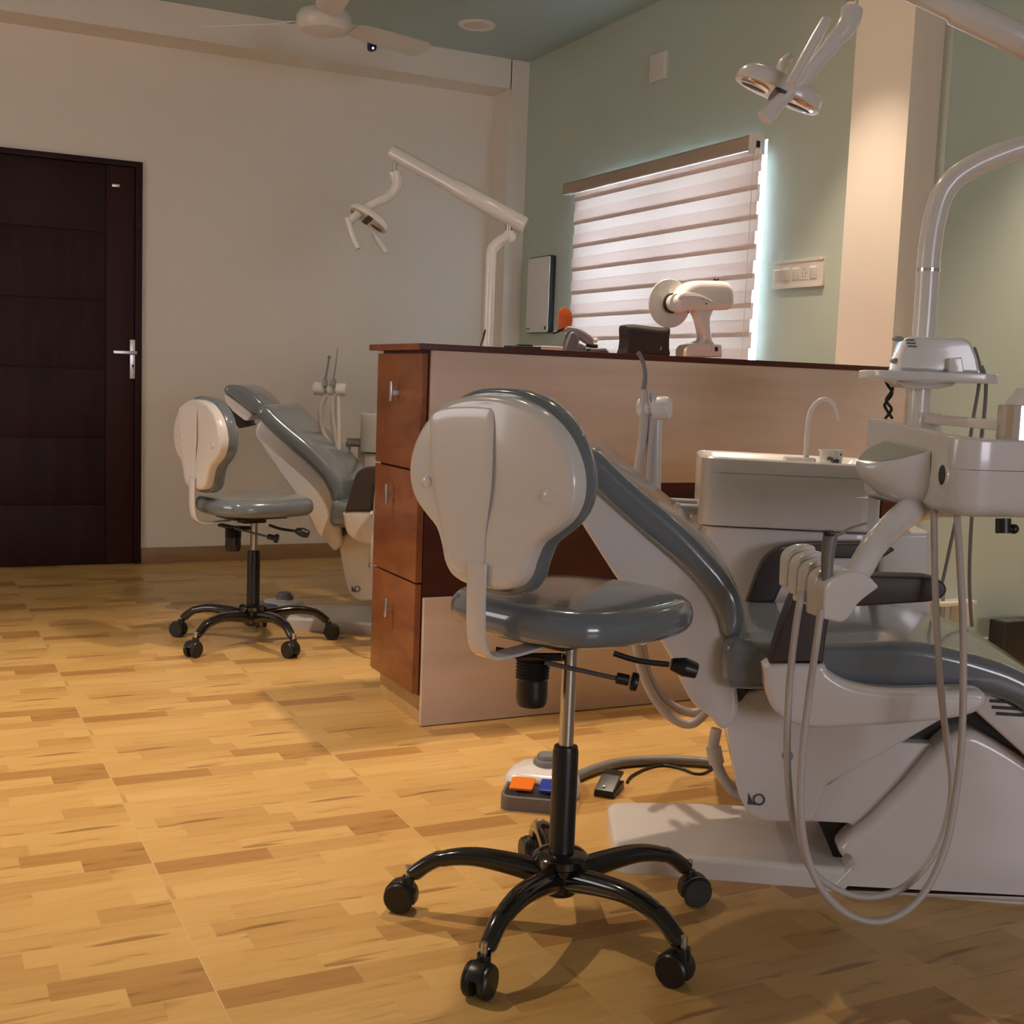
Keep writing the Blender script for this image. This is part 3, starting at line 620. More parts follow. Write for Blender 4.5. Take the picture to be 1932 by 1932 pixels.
prof('backrest_shell',[(-.108,.800),(-.118,.768),(-.112,.745)]+[(-0.1,0.7285),(-0.0273,0.6244),(0.024,0.5582),(0.0754,0.4887),(0.1017,0.4432),(0.1215,0.4037),(0.1408,0.3748),(0.1711,0.3532),(0.2028,0.3262),(0.2288,0.3624),(0.2207,0.4316),(0.1995,0.5154),(0.1671,0.5982),(0.117,0.6692),(0.0597,0.7187),(-0.0061,0.773)]+[(-.060,.812),(-.088,.815)],-.045,.375,'white',r=.012,sm=True)
prof('seat_cushion',[(0.1889,0.4616),(0.1926,0.5035),(0.2086,0.5242),(0.2442,0.517),(0.3242,0.5168),(0.4718,0.5289),(0.5499,0.5326),(0.6186,0.5246),(0.6776,0.5119),(0.7487,0.489),(0.8569,0.4299),(0.9485,0.3598),(0.9341,0.3076),(0.8542,0.348),(0.7545,0.4159),(0.7028,0.435),(0.6438,0.4464),(0.5271,0.4398),(0.3297,0.4269),(0.2195,0.4197),(0.1945,0.4327)],-.095,.395,'leather',r=.024,sm=True)
HP=[(-0.273,0.9131),(-0.2678,0.9326),(-0.254,0.9401),(-0.2147,0.9398),(-0.1661,0.9172),(-0.1221,0.8798),(-0.1073,0.8571),(-0.1094,0.8394),(-0.1286,0.8322),(-0.1588,0.8334),(-0.2015,0.8621),(-0.2382,0.8899)]
hr=empty('headrest'); hr.parent=ch
b=BM(); slab(b,spl(HP,3),.04,.29,.016,fr='xz'); obj('headrest_pad',b,'leather',hr)
b=BM(); slab(b,rp([(-0.2783,0.9105),(-0.2661,0.9034),(-0.2416,0.8879),(-0.1927,0.8552),(-0.159,0.8296),(-0.1786,0.8042),(-0.1919,0.8036),(-0.2409,0.8381),(-0.273,0.8755)],.008),.055,.275,.006,fr='xz'); obj('headrest_shell',b,'white',hr)
b=BM(); slab(b,rp([(-0.2825,0.8551),(-0.2643,0.8635),(-0.2456,0.8388),(-0.2053,0.8019),(-0.1976,0.7815),(-0.2171,0.7759),(-0.2342,0.7699),(-0.2479,0.7883),(-0.2791,0.8256)],.004),.11,.22,.004,fr='xz'); hb=obj('headrest_bracket',b,'black',hr)
# under-seat covers, links and pedestal
prof('seat_frame_cover',[(0.2031,0.3826),(0.2132,0.3155),(0.2265,0.2471),(0.2429,0.182),(0.2653,0.1427),(0.2958,0.1284),(0.3954,0.1361),(0.4166,0.2149),(0.5472,0.305),(0.628,0.3624),(0.7097,0.3947),(0.7065,0.4361),(0.2898,0.409)],0,.34,'white',r=.008,rad=[.01,.02,.02,.03,.02,.01,.006,.006,.006,.006,.006,.01,.01])
prof('lift_link',[(0.3622,0.136),(0.4094,0.1954),(0.5407,0.3043),(0.6545,0.3069),(0.5911,0.209),(0.5216,0.1238),(0.4932,0.1082),(0.4718,0.1289),(0.3946,0.1273)],.03,.31,'white',r=.004)
prof('mechanism_core',[(0.365,0.1481),(0.4255,0.209),(0.5568,0.3077),(0.6418,0.3632),(0.739,0.3807),(0.8078,0.2922),(0.7425,0.1991),(0.5835,0.0747),(0.5458,0.0036),(0.4713,-0.0026),(0.4092,0.1288)],.06,.28,'black',r=.003)
prof('pedestal_cover',[(0.4396,-0.0086),(0.4383,0.0113),(0.4712,0.0517),(0.4452,0.0827),(0.4631,0.1106),(0.5024,0.1444),(0.564,0.2211),(0.624,0.3097),(0.6521,0.3407),(0.6867,0.3506),(0.7336,0.3303),(0.7881,0.3),(0.8706,0.244),(0.9784,0.1451),(1.0598,0.0093)],-.012,.352,'white',r=.022,rad=[.002,.005,.005,.012,.012,.02,.02,.03,.03,.03,.03,.03,.03,.04,.01])
S=[(0.4654,0.0741)]; b=BM(); cyl(b,(S[0][0],-.014,S[0][1]),(S[0][0],-.005,S[0][1]),.007); pc('cover_screw',b,'steel')
S=[(0.2845,0.1763),(0.3358,0.2704)]
b=BM(); lathe(b,[(.012,-.001),(.012,.003),(.009,.003),(.009,-.001)],(S[0][0],0,S[0][1]),(0,-1,0)); slab(b,[V((S[0][0]-.022,S[0][1]+.012)),V((S[0][0]-.022,S[0][1]-.012)),V((S[0][0]-.004,S[0][1]-.012)),V((S[0][0]-.012,S[0][1]-.006))],-.0015,.001,fr='xz'); pc('cover_mark',b,'darkgrey')
b=BM(); lathe(b,[(.011,-.001),(.011,.002),(.008,.002),(.008,-.001)],(S[1][0],0,S[1][1]),(0,-1,0)); pc('cover_plug',b,'greyrim')
prof('fold_shade',[(0.187,0.4538),(0.2478,0.4051),(0.2365,0.385),(0.2064,0.3658),(0.1834,0.4052)],-.03,.30,'black',r=.004,rad=.006)  # black filler standing in for the shade between backrest and seat
LC=[V(p) for p in [(0.6855,0.4443),(0.7669,0.408),(0.8676,0.3472),(0.9128,0.2722),(0.8449,0.2671),(0.7738,0.3207),(0.677,0.3999)]]
b=BM(); slab(b,rp(LC,.006),-.055,.355,.006,fr='xz'); lr=pc('legrest_cover',b,'white')
S=[(0.7026,0.4227),(0.7656,0.4207),(0.7075,0.4105),(0.7664,0.4103),(0.7163,0.3986),(0.7674,0.3979)]
b=BM()
for q in range(3):
    a_,c_=V(S[2*q]),V(S[2*q+1]); c_=a_+(c_-a_)*1.5; box(b,a_.x,-.0575,a_.y-.003,c_.x,-.054,a_.y+.003)
obj('vent_slot',b,'black',lr)
# armrests
ARM=[(0.2684,0.4917),(0.2631,0.466),(0.2678,0.4358),(0.2834,0.4052),(0.3111,0.3846),(0.3558,0.3743),(0.4235,0.381),(0.5193,0.3937),(0.6137,0.4112),(0.6552,0.4281),(0.666,0.4488),(0.6573,0.4633),(0.6193,0.4638),(0.515,0.455),(0.4573,0.4552),(0.4133,0.4635),(0.3801,0.4816),(0.3626,0.4986)]
PAD=[(0.2694,0.4928),(0.2922,0.584),(0.3102,0.64),(0.3379,0.6605),(0.4239,0.6682),(0.5473,0.671),(0.5724,0.6645),(0.581,0.6502),(0.5745,0.635),(0.5506,0.6258),(0.4467,0.6129),(0.3847,0.6063),(0.372,0.5786),(0.3674,0.4989)]
b=BM(); slab(b,spl(ARM,3),-.165,-.10,.012,fr='xz'); pc('armrest_base',b,'white')
b=BM(); slab(b,rp(PAD,[.004,.02,.02,.02,.01,.01,.01,.01,.01,.01,.01,.012,.012,.003]),-.168,-.105,.006,fr='xz'); pc('armrest_pad',b,'armpad')
FAR=[(0.2699,0.4853),(0.2909,0.5642),(0.3088,0.6125),(0.3412,0.6378),(0.4007,0.6508),(0.5673,0.6607),(0.6038,0.6478),(0.5698,0.6239),(0.4087,0.6178),(0.3682,0.5908),(0.3493,0.5424),(0.3294,0.4888)]
b=BM(); slab(b,rp(FAR,[.002,.02,.02,.02,.02,.01,.01,.01,.015,.02,.01,.002]),.41,.465,.006,fr='xz'); pc('armrest_pad',b,'armpad')
b=BM(); q=[(u_+.0,z_) for u_,z_ in ARM]; slab(b,spl(q,3),.405,.465,.012,fr='xz'); pc('armrest_base',b,'white')

# ---------------------------------------------------------------- cuspidor unit (same local frame)
cu=empty('cuspidor_unit',PC,RA,'white box-shaped spittoon unit with arched rinse spout behind the near chair','spittoon unit','spittoon units with lamp poles')
def pcu(name,bm,m,par=cu,**k): return obj(name,bm,m,par,**k)
V0=.50
b=BM(); slab(b,rect(.168,V0+.012,.575,V0+.29,.045,6),.30,.668,.03,.004); pcu('cabinet_body',b,'white')
b=BM(); slab(b,rect(.155,V0,.585,V0+.30,.05,6),.672,.800,.006,0); hd=pcu('basin_top',b,'white')
# rim of the basin, dipping along the front
b=BM(); c0=clean(rect(.155,V0,.585,V0+.30,.05,6)); N=len(c0); ri=inset(c0,.022); vs=[]
def rimz(p_):
    k=(p_.x-.155)/.43; f=1 if p_.y<V0+.06 else 0
    s=min(max((k-.22)/.14,0),1); e=min(max((1-k)/.12,0),1); s=s*s*(3-2*s)
    return .833-.004*k-(.015*s*(1-e) if p_.y<V0+.1 else 0)
for c_,dz in ((c0,None),(c0,0),(inset(c0,.005),.004),(ri,.0),(inset(c0,.06),-.04)): vs.append([b.verts.new((p_.x,p_.y,(.799 if dz is None else rimz(q_)+dz))) for p_,q_ in zip(c_,c0)])
for x,y in zip(vs,vs[1:]):
    for k in range(N): b.faces.new((x[k],x[(k+1)%N],y[(k+1)%N],y[k]))
b.faces.new(vs[-1])
pcu('basin_rim',b,'white')
S=[(0.4172,0.62,0.7903),(0.4152,0.62,0.8424),(0.416,0.62,0.9333),(0.4266,0.62,0.966),(0.4472,0.62,0.9823),(0.4692,0.62,0.9742),(0.4821,0.62,0.9515),(0.4872,0.62,0.931)]
b=BM(); tube(b,S,[.0075,.0070,.0062,.0055,.005,.0045,.004,.0035],res=12); sp=pcu('rinse_spout',b,'white2')
b=BM(); box(b,S[0][0]-.055,S[0][1]-.018,.80,S[0][0]+.02,S[0][1]+.018,.838,.006); obj('spout_base',b,'white',sp)
b=BM(); S=[(0.1755,0.55,0.7133),(0.1823,0.55,0.6097),(0.095,0.55,0.6873),(0.1367,0.55,0.6725),(0.1736,0.55,0.7003),(0.175,0.55,0.6744)]
box(b,.143,V0+.05,.56,.17,V0+.2,.70,.005); box(b,.148,V0+.05,.42,.17,V0+.2,.55,.005); pcu('side_bracket',b,'white2')
b=BM(); a_=V(S[4]); cyl(b,V((.17,.55,a_.z+.004)),V((.105,.55,a_.z+.004)),.013,n=18); cyl(b,V((.17,.60,a_.z+.014)),V((.085,.60,a_.z+.014)),.011,n=18); sph(b,V((.105,.55,a_.z+.004)),.0155,14); tube(b,[(.105,.55,a_.z+.004),(.10,.55,a_.z-.02),(.10,.55,a_.z-.055)],.012,res=12); pcu('drain_elbow',b,'greyrim')
b=BM(); slab(b,rp([(0.6359,-0.2254),(0.584,0.6664),(0.6173,0.6794),(0.6922,0.6832),(0.699,0.6723),(0.7629,-0.2146)],.008),.50,.80,.012,fr='xz'); pcu('pole_housing',b,'white')
uf=dup(cu); uf.location=V(PC)+TF; uf['label']='white spittoon unit behind the far chair, mostly hidden by the counter'
PX,PY=.683,.661
S=[(0.6893,0.661,1.4096),(0.6956,0.661,1.4599),(0.7191,0.661,1.5103),(0.7645,0.661,1.5473),(0.8271,0.661,1.5781),(0.8828,0.661,1.5988),(0.9634,0.661,1.6222),(1.0108,0.661,1.6328)]
EN=V(S[-1])
b=BM(); tube(b,[(PX,PY,.62),(PX,PY,.9),(PX,PY,1.2),(PX,PY,1.36)]+S[1:],.0275,res=20,n=8); po=pcu('lamp_pole',b,'enamel')
S=[(0.6821,0.661,1.3022)]; b=BM(); lathe(b,[(.0282,-.004),(.0282,.004)],(PX,PY,S[0][2])); obj('collar_ring',b,'chrome',po)
b=BM(); cyl(b,EN,EN+V((0,0,.06)),.02); sph(b,EN,.032); obj('elbow_joint',b,'white',po)
# shelf on the pole
S=[(0.523,0.6,1.0466),(0.8274,0.6,1.0578)]; ua,ub=S[0][0],S[1][0]; zs=1.0547
b=BM(); slab(b,rp([(ua,.50),(ua+.03,.46),(ub-.03,.45),(ub,.50),(ub,.62),(ub-.04,.74),(ua+.06,.74),(ua,.62)],.04),zs-.022,zs,.006,.003); sh=pcu('pole_shelf',b,'white')
S=[(0.5932,1.0403),(0.7474,1.046),(0.7341,1.0254),(0.7002,1.0165),(0.626,1.0162)]; b=BM(); slab(b,rp(S,.004),.54,.70,.006,fr='xz'); obj('shelf_bracket',b,'white',sh)
# far pole
S=[(0.6925,0.5096,1.5119),(0.6999,0.5132,1.5383),(0.7246,0.5188,1.5654),(0.7627,0.5253,1.5886)]
b=BM(); EF=V([float(q) for q in S[-1]])
fx,fy=float(S[0][0]),float(S[0][1])
tube(b,[(fx,fy,.62),(fx,fy,1.0),(fx,fy,float(S[0][2])-.1)]+[tuple(float(q) for q in s_) for s_ in S[0:]],.0225,res=18); po=obj('lamp_pole',b,'enamel',uf)
S=[(0.6715,0.4123,1.1006),(0.6763,0.4165,1.1353),(0.6836,0.4201,1.1614),(0.6888,0.4235,1.1875),(0.6925,0.4253,1.2005)]
b=BM(); tube(b,S,[.003,.003,.004,.005,.003],res=8); obj('tube_clip',b,'black',po)
b=BM(); sph(b,EF,.029,18,(1,.7,1)); cyl(b,EF,EF+V((0,0,.06)),.013); obj('elbow_joint',b,'white',po)

# ---------------------------------------------------------------- delivery tray with instrument holder
dt=empty('delivery_unit',PC,RA,'white instrument delivery tray with hanging hoses over the near chair','instrument tray','instrument delivery trays')
def pd(name,bm,m,par=dt,**k): return obj(name,bm,m,par,**k)
TFp,TBp=[(0.5619,-0.2693,0.9279),(0.4585,0.0765,0.9529)]
F_=V(TFp); B_=V(TBp); ta=V((B_.x-F_.x,B_.y-F_.y,0)); LA=ta.length; ta.normalize(); tb=V((ta.y,-ta.x,0)); O_=V((F_.x,F_.y,0))
if tb.x<0: tb=-tb
zb=0.7919; sl=(B_.z-F_.z)/LA
def tw(q):
    k=min(max((q.z-zb-.085)/(F_.z-zb-.085),0),1); return (q.x,q.y,q.z+k*sl*(q-O_).dot(ta))
b=BM(); slab(b,rp([(0,0),(.52,0),(.52,LA),(0,LA)],[.06,.05,.03,.012],8),zb,zb+.084,.026,0,org=O_,fr=(tb,ta,V((0,0,1)))); ty=pd('tray_body',b,'white')
b=BM(); slab(b,rp([(0,0),(.52,0),(.52,.022),(.075,.022),(.028,.065),(.028,LA),(0,LA)],[.06,.01,.004,.03,.03,.008,.012],8),zb+.083,F_.z,0,.004,org=O_,fr=(tb,ta,V((0,0,1))),warp=tw); pd('tray_rim',b,'white')
GR=[V(q) for q in [(0.4811,-0.0166,0.9114),(0.4514,-0.0411,0.901),(0.4276,-0.0753,0.8887),(0.4122,-0.1086,0.876),(0.4256,-0.1279,0.8719),(0.4489,-0.1554,0.8756),(0.4827,-0.171,0.8848),(0.5311,-0.1745,0.8996)]]
def tob(q,f,dz):
    d_=(q-O_).dot(tb); return q+tb*((.012-d_)*f)-V((0,0,dz))
b=BM(); rg=[[b.verts.new(tob(q,f,dz)) for q in GR] for f,dz in ((.03,-.0005),(0,.003),(.0,.014),(.12,.036),(.45,.062),(1.0,.078))]
for x,y in zip(rg,rg[1:]):
    for k in range(8): b.faces.new((x[k],x[(k+1)%8],y[(k+1)%8],y[k]))
b.faces.new(rg[0]); b.faces.new(rg[-1]); bmesh.ops.subdivide_edges(b,edges=[],cuts=0); gp=pd('side_grip',b,'white')
cg=sum(GR,V((0,0,0)))/8; b=BM(); rg=[[b.verts.new(cg+(q-cg)*.88+V((0,0,dz))) for q in GR] for dz in (-.006,.0022)]
for k in range(8): b.faces.new((rg[0][k],rg[0][(k+1)%8],rg[1][(k+1)%8],rg[1][k]))
b.faces.new(rg[0]); b.faces.new(rg[1]); obj('thumb_pad',b,'padgrey',gp,label='grey-green inset pad')
S=[V(q) for q in [(0.5452,-0.2134,0.8619),(0.5443,-0.2103,0.8843),(0.5462,-0.2167,0.8378),(0.5401,-0.1963,0.8605),(0.5502,-0.2302,0.8634)]]
ha=max((S[4]-S[3]).length*.5,.008); hz=(S[1]-S[2]).length*.5
b=BM(); slab(b,ell(0,0,ha*.68,hz*.78,24),.004,-.0012,0,.001,org=S[0],fr=(ta,V((0,0,1)),tb),ns=2); g=pd('finger_hole',b,'black')
b=BM(); slab(b,ell(0,0,ha*1.05,hz*1.05,28),.004,-.0008,0,.0005,org=S[0],fr=(ta,V((0,0,1)),tb),ns=2); obj('hole_rim',b,'white',g)
# knob and lever under the tray
S=[(0.643,-0.255,0.7939),(0.6442,-0.2576,0.7684),(0.6321,-0.2583,0.7734),(0.6621,-0.2549,0.7764)]; b=BM(); cyl(b,S[0],S[1],.013,n=18); tube(b,[S[2],S[3]],.006,res=10); sph(b,S[3],.009,10); pd('clamp_knob',b,'black')
# support arm back to the pole
S=[(0.5709,0.3,0.9448),(0.7716,0.3,0.9416)]
b=BM(); a_=V((PX+.02,PY-.02,S[0][2])); c_=O_+tb*.36+ta*(LA*.8)+V((0,0,S[1][2])); d_=(c_-a_).normalized(); n_=V((0,0,1)).cross(d_)
slab(b,rp([(0,-.022),((c_-a_).length,-.022),((c_-a_).length,.022),(0,.022)],.015),-.011,.011,.004,org=a_,fr=(d_,n_,V((0,0,1)))); cyl(b,a_-V((0,0,.035)),a_+V((0,0,.014)),.034,n=28,bev=.006); pd('support_arm',b,'white')
# curved neck and instrument holder
S=[(0.6075,-0.0554,0.8039),(0.5436,-0.1029,0.8004),(0.493,-0.1612,0.7792),(0.451,-0.2191,0.752),(0.4213,-0.2749,0.7321),(0.4043,-0.2947,0.7061),(0.3782,-0.3167,0.6684)]
b=BM(); tube(b,S,[.032,.030,.027,.025,.025,.026,.020],res=18,flat=.8,n=6,up=(0,0,1)); pd('holder_neck',b,'white')
H0,H1=[V(q) for q in [(0.2669,-0.2824,0.7204),(0.3183,-0.3866,0.6883)]]; st=(H1-H0)/4; hn=V((st.x,st.y,0)); th=hn.length; hn.normalize(); hl=V((-hn.y,hn.x,0))
if hl.x<0: hl=-hl
HPt=[V(q)-H1 for q in [(0.3302,-0.3807,0.6772),(0.3378,-0.377,0.6896),(0.3596,-0.3662,0.699),(0.3848,-0.3538,0.7038),(0.4074,-0.3427,0.6952),(0.4292,-0.3319,0.6738),(0.4072,-0.3428,0.6589),(0.39,-0.3512,0.6449),(0.3792,-0.3566,0.6234),(0.3656,-0.3633,0.6139),(0.3312,-0.3802,0.6224)]]
FPt=[V(q)-H1 for q in [(0.3302,-0.3807,0.6772),(0.3378,-0.377,0.6896),(0.3578,-0.3671,0.6981),(0.3804,-0.3559,0.6985),(0.3845,-0.354,0.6686),(0.3676,-0.3623,0.6392),(0.3537,-0.3691,0.6216),(0.3312,-0.3802,0.6224)]]
b=BM(); slab(b,rp([(q.dot(hl),q.z) for q in HPt],[.008,.008,.01,.012,.010,.007,.01,.01,.008,.008,.006]),-th*1.9,0,.004,.005,org=H1,fr=(hl,V((0,0,1)),hn),ns=3); pd('holder_body',b,'white')
for k in range(4):
    b=BM(); slab(b,rp([(q.dot(hl),q.z) for q in FPt],[.010,.010,.012,.01,.01,.01,.008,.006]),-th*.92,0,.003,.003,org=H0+st*k,fr=(hl,V((0,0,1)),hn),ns=3); pd('holder_slot',b,'white')
b=BM(); e_=[(q.dot(hl),q.z) for q in FPt]; m_=(H0+H1)/2; slab(b,rp([(.03,-.075),(.065,-.06),(.065,-.02),(.03,-.02)],.008),-th*2.2,th*1.2,.004,org=m_,fr=(hl,V((0,0,1)),hn)); pd('holder_spine',b,'white')
S=[(0.3355,-0.3604,0.6805),(0.3346,-0.3567,0.716),(0.3366,-0.3528,0.7498),(0.3384,-0.3509,0.765)]
b=BM(); tube(b,S,[.009,.0105,.0125,.0120],res=16); sy=pd('air_syringe',b,'hosedark')
S=[(0.345,-0.3509,0.759),(0.3596,-0.3386,0.7646),(0.3743,-0.3262,0.772),(0.4044,-0.302,0.7789)]; b=BM(); tube(b,S,[.0035,.0028,.0026,.002],res=8); obj('syringe_nozzle',b,'steel',sy)
S=[(0.3352,-0.3615,0.7643)]; b=BM(); box(b,S[0][0]-.011,S[0][1]-.012,S[0][2]-.003,S[0][0]+.006,S[0][1]+.01,S[0][2]+.006,.003); obj('syringe_button',b,'black',sy)
HA=[(0.2999,-0.326,0.6591),(0.2904,-0.3448,0.5884),(0.2864,-0.3457,0.4912),(0.2868,-0.3672,0.3855),(0.2951,-0.3853,0.3037),(0.3105,-0.3898,0.246),(0.3277,-0.3924,0.2063),(0.3543,-0.3929,0.1759),(0.401,-0.3855,0.1514),(0.4472,-0.3761,0.1466),(0.4937,-0.3599,0.1577),(0.5308,-0.3427,0.1869),(0.5585,-0.3254,0.226),(0.5759,-0.3082,0.2743),(0.5822,-0.2918,0.3264),(0.5766,-0.2766,0.3785),(0.5653,-0.26,0.4496),(0.5569,-0.2301,0.5474),(0.5502,-0.1977,0.6661),(0.5463,-0.1633,0.8014)]
HBp=[(0.3264,-0.3761,0.6376),(0.3214,-0.3829,0.5799),(0.3173,-0.3717,0.4997),(0.3095,-0.3921,0.4131),(0.3079,-0.4048,0.3437),(0.3111,-0.4161,0.2835),(0.3247,-0.4213,0.2222),(0.3512,-0.429,0.1722),(0.3881,-0.4287,0.1384),(0.4285,-0.426,0.124),(0.4672,-0.4166,0.1268),(0.5051,-0.405,0.15),(0.5337,-0.3929,0.1872),(0.559,-0.3738,0.2456),(0.5718,-0.3554,0.3096),(0.584,-0.3257,0.3847),(0.5867,-0.3059,0.4727),(0.5854,-0.2714,0.6052),(0.5816,-0.2419,0.6938),(0.5773,-0.2004,0.8019)]
for hp in (HA,HBp):
    b=BM(); tube(b,hp,.0062,res=12,n=5); pd('instrument_hose',b,'hose')
df=dup(dt); df.location=V(PC)+TF+V((.115,-.07,0)); df['label']='white instrument holder beside the far chair, cut off by the drawer end'
cf=dup(ch); cf.location=V(PC)+TF; cf['label']='reclined grey dental chair with visible headrest near the back wall'
# cup on the tray
S=[(0.6417,-0.1801,0.9264),(0.6755,-0.1767,0.9249),(0.6725,-0.17,0.9896)]
t=empty('steel_tumbler',(0,0,0),0,'shiny chrome tumbler with white tissue standing on the near delivery tray','tumbler'); t.parent=None
def wl(p_): return Matrix.Translation(V(PC))@Matrix.Rotation(RA,4,'Z')@V(p_)
t.location=wl((S[1][0],S[1][1],zb+.086)); r_=.034; h=S[2][2]-zb-.086
b=BM(); lathe(b,[(0,0),(r_-.002,0),(r_,.002),(r_,h-.001),(r_-.002,h),(r_-.003,h-.002),(r_-.003,.01),(0,.01)],n=18); obj('cup',b,'chrome',t,ang=12)
b=BM(); slab(b,spl([(-.022,.0),(-.012,.016),(0,.024),(.01,.034),(.02,.014),(.026,.0),(.01,-.006),(-.01,-.006)],3),-.018,.018,.006,fr='xz',org=(0,0,h-.004)); obj('tissue',b,'paper',t)
# paper cup on the basin
S=[(0.4328,0.54,0.8376),(0.4933,0.54,0.8403),(0.4415,0.54,0.7973),(0.491,0.54,0.7996)]
t=empty('paper_cup',wl(((S[2][0]+S[3][0])/2,.56,.818)),RA,'small white paper cup with grey print on the spittoon rim','cup')
r1=(S[1][0]-S[0][0])/2; r0=(S[3][0]-S[2][0])/2*.98; h=S[0][2]-S[2][2]+.004
b=BM(); lathe(b,[(0,0),(r0,0),(r1-.0015,h-.002),(r1+.0005,h-.003),(r1+.001,h),(r1-.002,h),(r0-.002,.004),(0,.004)],n=36); cu_=obj('cup_wall',b,'paper',t)
b=BM()
def on(a,z): r_=r0+(r1-r0)*z/h+.0008; return (r_*math.sin(a),-r_*math.cos(a),z)
tube(b,[on(-.45,h*.45),on(-.4,h*.62),on(-.3,h*.5),on(-.22,h*.66),on(-.15,h*.42),on(-.05,h*.6),on(.05,h*.4)],.0012,res=6); tube(b,[on(.05,h*.34),on(.2,h*.5),on(.3,h*.38),on(.4,h*.52),on(.55,h*.42),on(.35,h*.33)],.0018,res=6); tube(b,[on(.72,h*.72),on(.74,h*.85)],.0014,res=6,smooth=False); obj('print',b,'print',cu_)

# scaler box on the shelf, its cables
S=[(0.6044,0.58,1.0557),(0.7962,0.58,1.0627),(0.6015,0.58,1.1334),(0.7699,0.58,1.1366)]; u0,u1=S[0][0],S[1][0]; h=S[2][2]-zs
t=empty('scaler_box',wl((0,0,zs+.001)),RA,'white ultrasonic scaler box with side vents on the pole shelf','device box')
PRF=[(0.6005,1.0479),(0.605,1.0907),(0.6181,1.1311),(0.6263,1.1363),(0.7455,1.1379),(0.7631,1.1298),(0.7804,1.0931),(0.7905,1.0549)]
PRF=[(x,max(z-zs-.001,0)) for x,z in PRF]
b=BM(); slab(b,rp(PRF,[.004,.01,.01,.006,.008,.012,.01,.004]),.53,.64,.008,fr='xz'); sx=obj('housing',b,'white',t)
S=[(0.6147,1.127),(0.6352,1.1277),(0.6176,1.1197),(0.6381,1.1204),(0.6205,1.1124),(0.641,1.1131)]
for k in range(3):
    b=BM(); box(b,S[2*k][0],.5285,S[2*k][1]-zs-.0018,S[2*k+1][0],.532,S[2*k][1]-zs+.0018); obj('vent_slot',b,'black',sx)
S=[(0.6027,0.56,1.1302),(0.6014,0.56,1.0779)]; b=BM()
for s_ in S: sph(b,(s_[0],s_[1],s_[2]-zs),.0095,12,(1.5,.9,.75))
obj('side_knob',b,'greyrim',sx)
S=[(0.7132,1.0541),(0.713,1.0884),(0.7391,1.0918),(0.7466,1.0553)]; b=BM(); slab(b,rp([(x,max(z-zs-.001,0)) for x,z in S],.004),.505,.532,.003,fr='xz'); obj('handpiece_rest',b,'white',t)
cabs=[]
S=[(0.7885,0.6,1.1191),(0.8006,0.6,1.0882),(0.8064,0.6,1.0608),(0.8051,0.6,1.0129),(0.7989,0.6,0.9494),(0.7932,0.6,0.8602),(0.7836,0.6,0.7572),(0.7702,0.6,0.6532),(0.7589,0.6,0.5681),(0.751,0.6,0.5219)]
S2=[(0.8193,0.64,1.077),(0.8321,0.64,1.0392),(0.8345,0.64,0.9754),(0.8316,0.64,0.8982),(0.8257,0.64,0.7945),(0.8245,0.64,0.6772),(0.8296,0.64,0.5591),(0.8403,0.64,0.4671),(0.8451,0.64,0.4381)]
t=empty('scaler_cable',wl(S[2]),RA,'thin dark grey cable from the scaler box, nearer the pole','cable')
b=BM(); tube(b,[V(s_)-V(S[2]) for s_ in S],.0042,res=8); obj('cord',b,'hosedark',t)
t=empty('water_hose',wl(S2[1]),RA,'thin dark grey hose right of the scaler cable down to the wall valve','hose')
b=BM(); tube(b,[V(s_)-V(S2[1]) for s_ in S2],.0046,res=8); obj('cord',b,'hosedark',t)
S=[(0.6083,0.72,1.0403),(0.6158,0.72,1.0248),(0.6289,0.72,1.0028),(0.6151,0.72,0.9785),(0.6145,0.72,0.9679),(0.6346,0.72,0.9395)]
S2=[(0.6243,0.715,1.0369),(0.6286,0.715,1.0121),(0.615,0.715,0.9852),(0.6294,0.715,0.9633),(0.6155,0.715,0.9389)]
t=empty('coiled_cable',wl(S[0]),RA,'black cable twisted together under the pole shelf','cable')
b=BM(); tube(b,[V(s_)-V(S[0]) for s_ in S],.0038,res=8); tube(b,[V(s_)-V(S[0]) for s_ in S2],.0038,res=8); obj('cord',b,'black',t)

# suction holder of the near unit and its wands
t=empty('suction_holder',PC,RA,'white suction hose holder on a post behind the near chair back','suction holder')
S=[(0.0523,0.5,0.7123),(0.0462,0.5,0.9089),(0.0031,0.5,0.9437),(0.0781,0.5,0.9492),(0.0231,0.5,0.9458)]
b=BM(); tube(b,[(S[0][0],.5,.45),S[0],V(S[1])+V((0,0,.02))],.0125,res=16); tube(b,[(S[0][0],.5,.47),(.1,.51,.43),(.18,.54,.42)],.014,res=12); obj('post',b,'enamel',t)
b=BM(); a_,c_=V(S[2]),V(S[3]); d_=(c_-a_).normalized(); Lh=(c_-a_).length
lathe(b,[(0,0),(.022,.0),(.026,.004),(.026,Lh*.36),(.021,Lh*.38),(.021,Lh*.50),(.0275,Lh*.52),(.0275,Lh-.005),(.024,Lh),(0,Lh)],a_,d_+V((0,-.35,0)),28); obj('holder_head',b,'white',t)
b=BM(); 
S=[(0.0109,0.48,0.9894),(0.0156,0.48,0.9458),(0.0142,0.48,0.8705),(0.0066,0.48,0.7945),(0.0071,0.48,0.7057)]; S2=[(0.0336,0.48,0.984),(0.0348,0.48,0.9091),(0.0329,0.48,0.821),(0.0316,0.48,0.7196)]
tube(b,S,[.009,.012,.011,.010,.010],res=12); sa=obj('suction_hose',b,'hose',t)
b=BM(); tube(b,S2,[.007,.009,.009,.009],res=12); obj('suction_hose',b,'hose',t)
